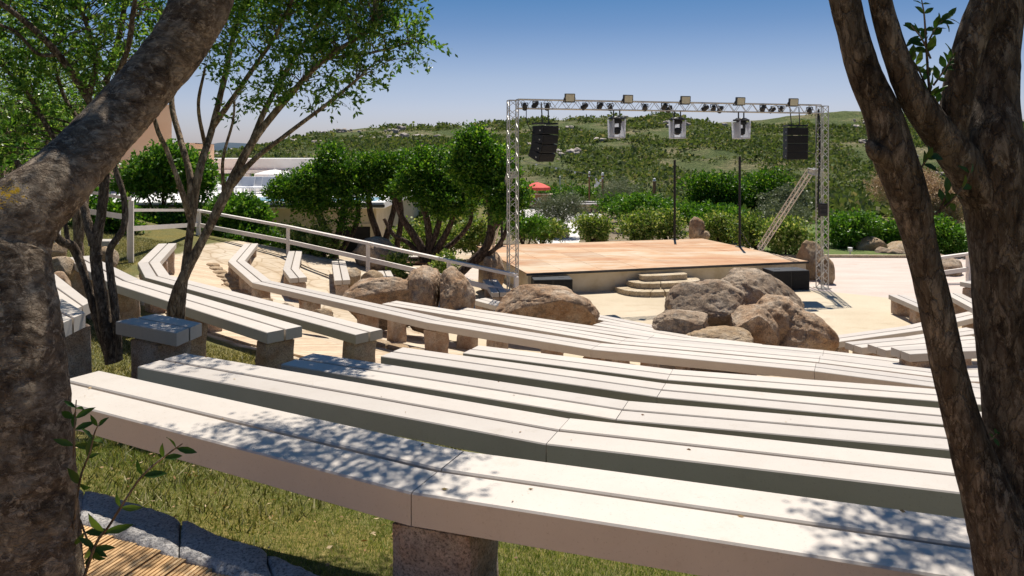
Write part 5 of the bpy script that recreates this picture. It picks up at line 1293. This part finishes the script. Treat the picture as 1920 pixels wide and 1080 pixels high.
G().box(((x0 + x1) / 2, 32.93, .56), (x1 - x0 - .12, .05, 1.12)).part(root, 'doorway', M['dark_void'])
G().box((-9.4, 34.6, zt + .02), (6.6, 2.6, .03)).part(root, 'pool_water', M['pool'])
# pergola
root = thing('white_pergola', (-14, 50, zt), 'long white flat-roofed pergola beyond the pool', 'pergola')
c, d = box_px(330, 590, 297, 318, 52, 6); G().box(c, d, 0, .03).part(root, 'roof', M['white_render'])
c, d = box_px(322, 598, 318, 325, 51.8, 6.4); G().box(c, d, 0, .02).part(root, 'fascia', M['white_render'])
for px in (340, 400, 463, 525, 585):
    c, d = box_px(px - 5, px + 5, 325, 376, 52.3, .4); G().box(c, d, 0, .02).part(root, 'column', M['white_render'])
def parasol(px, py, wpx, Y, zb, label, m, hgt=.5, val=True):
    c = D(px, py, Y); r = wpx / F * Y / 2; root = thing('parasol', (c.x, c.y, zb), label, 'parasol', 'parasols in the garden')
    n = 8; rim = []; rim2 = []
    for k in range(n * 2):
        t = math.pi * k / n; rr = r * (1 if k % 2 == 0 else .955); rim.append((c.x + rr * math.cos(t), c.y + rr * math.sin(t), c.z)); rim2.append((c.x + rr * 1.01 * math.cos(t), c.y + rr * 1.01 * math.sin(t), c.z - .22))
    mid = [(c.x + (p[0] - c.x) * .5, c.y + (p[1] - c.y) * .5, c.z + hgt * .62) for p in rim]
    top = (c.x, c.y, c.z + hgt); N = n * 2; v = rim + mid + [top] + rim2
    f = [(k, (k + 1) % N, N + (k + 1) % N, N + k) for k in range(N)] + [(N + k, N + (k + 1) % N, 2 * N) for k in range(N)] + [(2 * N + 1 + k, 2 * N + 1 + (k + 1) % N, (k + 1) % N, k) for k in range(N)]
    wpart(root, 'canopy', v, f, M[m]); G().bar((c.x, c.y, zb), (c.x, c.y, c.z + hgt + .12), .07, sides=8).part(root, 'pole', M['white_render'])
    for k in range(0, N, 4): G().bar((c.x, c.y, c.z - .05), (rim[k][0] * .97 + c.x * .03, rim[k][1] * .97 + c.y * .03, c.z + .01), .03).part(root, 'rib', M['white_render'])
    return root
parasol(487, 352, 50, 42, zt, 'small white parasol over the loungers, nearest on the pool terrace', 'white_cloth', .35)
parasol(515, 326, 76, 50, zt, 'wide white parasol under the pergola roof', 'white_cloth', .3)
parasol(400, 352, 40, 44, zt, 'white parasol left on the pool terrace behind the twin stems', 'white_cloth', .35)
lo = None
for k, px in enumerate((425, 441, 457, 472, 494, 508, 522)):
    if lo is None:
        lo = thing('lounger', (0, 0, 0), 'white sun lounger in the row beside the pool', 'lounger', 'row of white loungers by the pool')
        G().box((0, 0, .32), (.62, 1.25, .08), 0, .02).local(lo, 'seat', M['plastic'])
        G().box((0, .78, .58), (.62, .10, .60), 0, .02, Matrix.Rotation(math.radians(-25), 3, 'X')).local(lo, 'backrest', M['plastic'])
        for sx in (-1, 1):
            for sy in (-.5, .5): G().bar((sx * .27, sy, 0), (sx * .27, sy, .29), .04).local(lo, 'leg', M['plastic'])
        r = lo
    else: r = copy_tree(lo)
    p = D(px, 362, 40 + .2 * (k % 2)); r.location = (p.x, p.y, zt + .004); r['label'] = 'white sun lounger by the pool, %s of the row from the left' % ORD[k]
# backstage steps with dark risers
root = thing('backstage_steps', (*D(790, 495, 26.5).xy, 0), 'short flight of dark slatted steps behind the sloping fence', 'steps')
for k in range(4):
    c = D(790, 0, 26.2 + k * .35); G().box((c.x, c.y, .06 + k * .17), (2.0, .34, .05)).part(root, 'tread', M['post_wood' if k < 3 else 'white'])
    G().box((c.x, c.y + .15, .0 + k * .17), (2.0, .03, .12)).part(root, 'riser', M['dark_void'])

# ------------------------------------------------------------------ garden paths, kiosk, posts
def sheet(name, pts_px, h, mat, lift, kind='structure'):
    P = [W(x, y, h) for x, y in pts_px]; return solo(name, [(p.x, p.y, tz(p.x, p.y) + lift) for p in P], [tuple(range(len(P)))], M[mat], kind=kind)
sheet('path', [(1064, 458), (1010, 458), (985, 420), (960, 405), (960, 378), (1100, 378), (1125, 400), (1135, 412), (1085, 425), (1088, 458)], H, 'path', .012)
sheet('garden_bed', [(930, 458), (1560, 462), (1560, 400), (930, 400)], H, 'earth', .006)
# lawn with kerb on the right
lw = [(11.2, 31.25), (12.8, 31.3), (17, 31.2), (22, 30.9), (27.2, 29.9), (34, 36), (30, 46), (11, 46)]
solo('lawn', [(x, y, .05) for x, y in lw], [tuple(range(len(lw)))], M['lawn'], kind='structure')
root = bpy.data.objects.new('lawn_kerb', None); link(root); root['kind'] = 'structure'; root.location = (11.2, 31.1, 0)
kl = [Vector(p) for p in ((11.2, 31.15), (12.8, 31.2), (17, 31.1), (22, 30.8), (27.2, 29.8))]
tot = sum((b - a).length for a, b in zip(kl[:-1], kl[1:])); nk = 26
for k in range(nk):
    p, d = along(kl, tot * (k + .5) / nk); G().box((p.x, p.y, .06), (tot / nk - .02, .16, .13), math.atan2(d.y, d.x), .015).part(root, 'kerb_stone', M['steps'])
c = D(1594, 476, 31.6); root = thing('garden_spotlight', (c.x, c.y, .05), 'small white garden spotlight on the edge of the lawn', 'lamp')
G().lathe([(.03, 0), (.03, .14), (.09, .16), (.10, .32), (.09, .325)], (c.x, c.y, .05), 12).part(root, 'housing', M['plastic']); G().lathe([(.10, 0), (.10, .02)], (c.x, c.y, .045), 12).part(root, 'base', M['metal_dark'])
sheet('far_lawn', [(1640, 440), (1760, 436), (1760, 416), (1660, 422)], H, 'lawn', .02)
for k in range(13):
    x = 1597 + k * 8.2; y = 414 + 6 * math.sin(k * .9) * .3 - (k - 6) * .35
    boulder('wall_stone', x, y, 9 + 3 * (k % 3), 9 + 4 * (k % 2), 47, 'pale stone in the rubble wall beyond the lawn, %s from the left' % ORD[k], 'rock_tan', 600 + k, .8, 5, base=I3, cat='stone', group='low rubble wall beyond the lawn')
# kiosk with red parasol
kp = W(1005, 391, H); root = thing('kiosk', (kp.x, kp.y, 0), 'small wooden kiosk bar with white letters on its front', 'kiosk')
x0, x1 = D(984, 0, kp.y).x, D(1034, 0, kp.y).x; zc = H - 75 / F * kp.y; w_ = x1 - x0
k = 0; xx = x0
while xx < x1 - .05:
    G().box((xx + .09, kp.y, zc / 2), (.165, .05, zc), 0, .006).part(root, 'board', M['post_wood']); xx += .175
G().box(((x0 + x1) / 2, kp.y + .2, zc + .03), (w_ + .2, .7, .06), 0, .01).part(root, 'counter', M['cream'])
G().box(((x0 + x1) / 2, kp.y + .6, zc / 2), (w_ - .05, .05, zc - .05)).part(root, 'back_board', M['post_wood'])
fc = bpy.data.curves.new('letters', 'FONT'); fc.body = 'LOK'; fc.size = .62; fc.extrude = .015; fc.align_x = 'LEFT'
fo = bpy.data.objects.new('letters_tmp', fc); link(fo); dg = bpy.context.evaluated_depsgraph_get(); me = bpy.data.meshes.new_from_object(fo.evaluated_get(dg)); bpy.data.objects.remove(fo)
me.materials.clear(); me.materials.append(M['white_render']); part(root, 'lettering', me, (x0 + .22 - kp.x, -.045, zc - .72), (math.radians(90), 0, 0))
parasol(1007, 351, 50, kp.y + .8, 0, 'red parasol shading the wooden kiosk', 'red_cloth', .42)
for px, pb, pt, m, w_, l in ((1130, 407, 329, 'post_wood', .16, 'brown wooden post beside the clipped olive tree'), (1227, 412, 340, 'post_wood', .2, 'brown wooden post standing alone in the hedge'), (1105, 384, 326, 'post_wood', .14, 'dark wooden post on the round stone planter'), (1050, 372, 334, 'white_render', .10, 'thin white lamp post right of the red parasol')):
    p = W(px, pb, H); zt_ = H + (HY - pt) / F * p.y
    r = thing('garden_post', (p.x, p.y, 0), l, 'post', 'posts in the garden'); G().bar((p.x, p.y, 0), (p.x, p.y, zt_), w_, sides=8).part(r, 'shaft', M[m])
    G().lathe([(w_ * .55, 0), (w_ * .62, .04), (.09, .10), (.09, .17), (.02, .22)], (p.x, p.y, zt_), 10).part(r, 'cap', M['white_render'])
pA, pB = W(1105, 384, H), W(1130, 407, H); zA, zB = H + (HY - 328) / F * pA.y, H + (HY - 331) / F * pB.y
P = catmull([(pA.x - 6, pA.y + 8, zA + 1.2, .02), (pA.x, pA.y, zA, .02), ((pA.x + pB.x) / 2, (pA.y + pB.y) / 2, zA - .6, .02), (pB.x, pB.y, zB, .02)], 8); v, f = tube(P, 5)
root = thing('string_lights', (pA.x, pA.y, 0), 'string of white bulbs between the wooden garden posts', 'string lights'); wpart(root, 'cable', v, f, M['metal_dark'])
for q in P[::2]: wpart(root, 'bulb', I2[0] * .09 + np.array((q[0], q[1], q[2] - .1)), I2[1], M['plastic'], True)
# round stone planter
pc = W(1103, 400, H); root = thing('stone_planter', (pc.x, pc.y + 1.3, 0), 'round stone planter wall with pale coping in the garden', 'planter')
R_ = 62 / F * pc.y / 2
for k in range(18):
    t = 2 * math.pi * (k + .5) / 18; G().box((pc.x + R_ * math.cos(t), pc.y + R_ + R_ * math.sin(t), .32), (2 * math.pi * R_ / 18 - .02, .3, .64), t + math.pi / 2, .02).part(root, 'wall_stone', M['rock_tan'])
    G().box((pc.x + R_ * math.cos(t), pc.y + R_ + R_ * math.sin(t), .69), (2 * math.pi * R_ / 18 + .02, .42, .09), t + math.pi / 2, .015).part(root, 'coping_stone', M['path'])
n = 18; G().lathe([(R_ - .12, 0), (R_ - .12, .6)], (pc.x, pc.y + R_, 0), 24).part(root, 'soil', M['earth'])
root = thing('garden_wall', (*W(1000, 440, H).xy, 0), 'low sandy stone wall behind the left back of the stage', 'wall')
for k in range(9):
    p = W(965 + k * 12, 446, H); G().box((p.x, p.y, .22), (.31, .3, .44 + .04 * (k % 2)), 0, .02).part(root, 'wall_stone', M['steps'])

# ------------------------------------------------------------------ grass
rg = np.random.default_rng(77); n = 9000; Y = 46 + 46 * rg.random(n); X = (rg.random(n) * 2 - 1) * .72 * Y
k = ~((X > -3) & (X < 8) & (Y < 64)) & ~((X < -6) & (Y < 58)) & ~((X > 22) & (Y < 50)); X, Y = X[k], Y[k]; n = len(X); R = .3 + .6 * rg.random(n) ** 2; per = 12
d = rg.normal(size=(n, per, 3)); d[..., 2] = np.abs(d[..., 2]); d /= np.linalg.norm(d, axis=-1)[..., None]
P = np.stack([X, Y, np.maximum(terrain(X, Y), np.where(Y > 80, hill(X, Y), -99))], 1)[:, None] + d * (R[:, None] * (.5 + .5 * rg.random((n, per))))[..., None] * (1, 1, .7)
v, f = leaves_geo(P.reshape(-1, 3), (d + rg.normal(size=d.shape) * .7).reshape(-1, 3), np.repeat(R, per) * .8, .7, .2, rg=rg)
solo('valley_scrub', v, f, M['scrub'], 'low green scrub filling the hollow beyond the garden', 'scrub', kind='stuff')
def blades(name, n, region, hgt, wid, seed, label, gm='grass'):
    rg = np.random.default_rng(seed); X, Y = region(n, rg); Z = terrain(X, Y); n = len(X)
    a = rg.random(n) * 6.28; L = hgt * (.5 + .8 * rg.random(n)); ln = rg.normal(size=(n, 2)) * .55
    dx, dy = np.cos(a) * wid / 2, np.sin(a) * wid / 2; B0 = np.stack([X, Y, Z - .005], 1)
    T = B0 + np.stack([ln[:, 0] * L, ln[:, 1] * L, L], 1); S = np.stack([dx, dy, 0 * dx], 1)
    V = np.stack([B0 - S, B0 + S, T], 1).reshape(-1, 3)
    return solo(name, V, np.arange(n * 3).reshape(n, 3), M[gm], label, 'grass', kind='stuff')
kin = np.array([(p.x, p.y) for p in kp_in])
def near(n, rg):
    X = -3.2 + 5.2 * rg.random(n); Y = 2.0 + 4.6 * rg.random(n)
    o = np.argsort(kin[:, 0]); ky = np.interp(X, kin[o, 0], kin[o, 1]); k = (Y > ky + .01) & (Y < ky + 2.6); return X[k], Y[k]
blades('near_grass', 300000, near, .027, .0042, 1, 'short green turf under the nearest bench')
def midr(n, rg):
    t = np.radians(-92 + 75 * rg.random(n)); r = 15.7 + 5.6 * rg.random(n); return C0[0] + r * np.sin(t), C0[1] - r * np.cos(t)
blades('terrace_grass', 150000, midr, .05, .014, 2, 'green turf between the left benches', 'grass_olive')
rg = np.random.default_rng(9); n = 420; X, Y = near(1200, rg); X, Y = X[:n], Y[:n]; P = np.stack([X, Y, terrain(X, Y) + .025], 1); Dn = np.stack([rg.normal(size=len(X)), rg.normal(size=len(X)), rg.normal(size=len(X)) * .2], 1)
lv = leaves_geo(P, Dn, .02 + .02 * rg.random(len(X)), .4, rg=rg); lvb = []
for (Pn, zz) in ((B1, H - h1), (B2, H - h2), (B3, H - h3)):
    for q in range(11):
        t = rg.random(); s_ = rg.random() * .4; a_, b_ = Pn[1 if t > .5 else 0], Pn[2 if t > .5 else 1]; c_ = a_.lerp(b_, rg.random()); dd = (b_ - a_).normalized(); c_ = c_ + Vector((-dd.y, dd.x)) * (.02 + s_); lvb.append((c_.x, c_.y, zz + .004))
lvb = np.array(lvb); Db = np.stack([rg.normal(size=len(lvb)), rg.normal(size=len(lvb)), .05 * rg.normal(size=len(lvb))], 1)
l2 = leaves_geo(lvb, Db, .012 + .022 * rg.random(len(lvb)), .4, .1, rg=rg); solo('bench_litter', l2[0], l2[1], M['litter'], 'tiny dry leaf fragments lying on the nearest bench tops', 'leaves', kind='stuff')
solo('leaf_litter', lv[0], lv[1], M['litter'], 'dry brown leaves scattered over the near grass', 'leaves', kind='stuff')
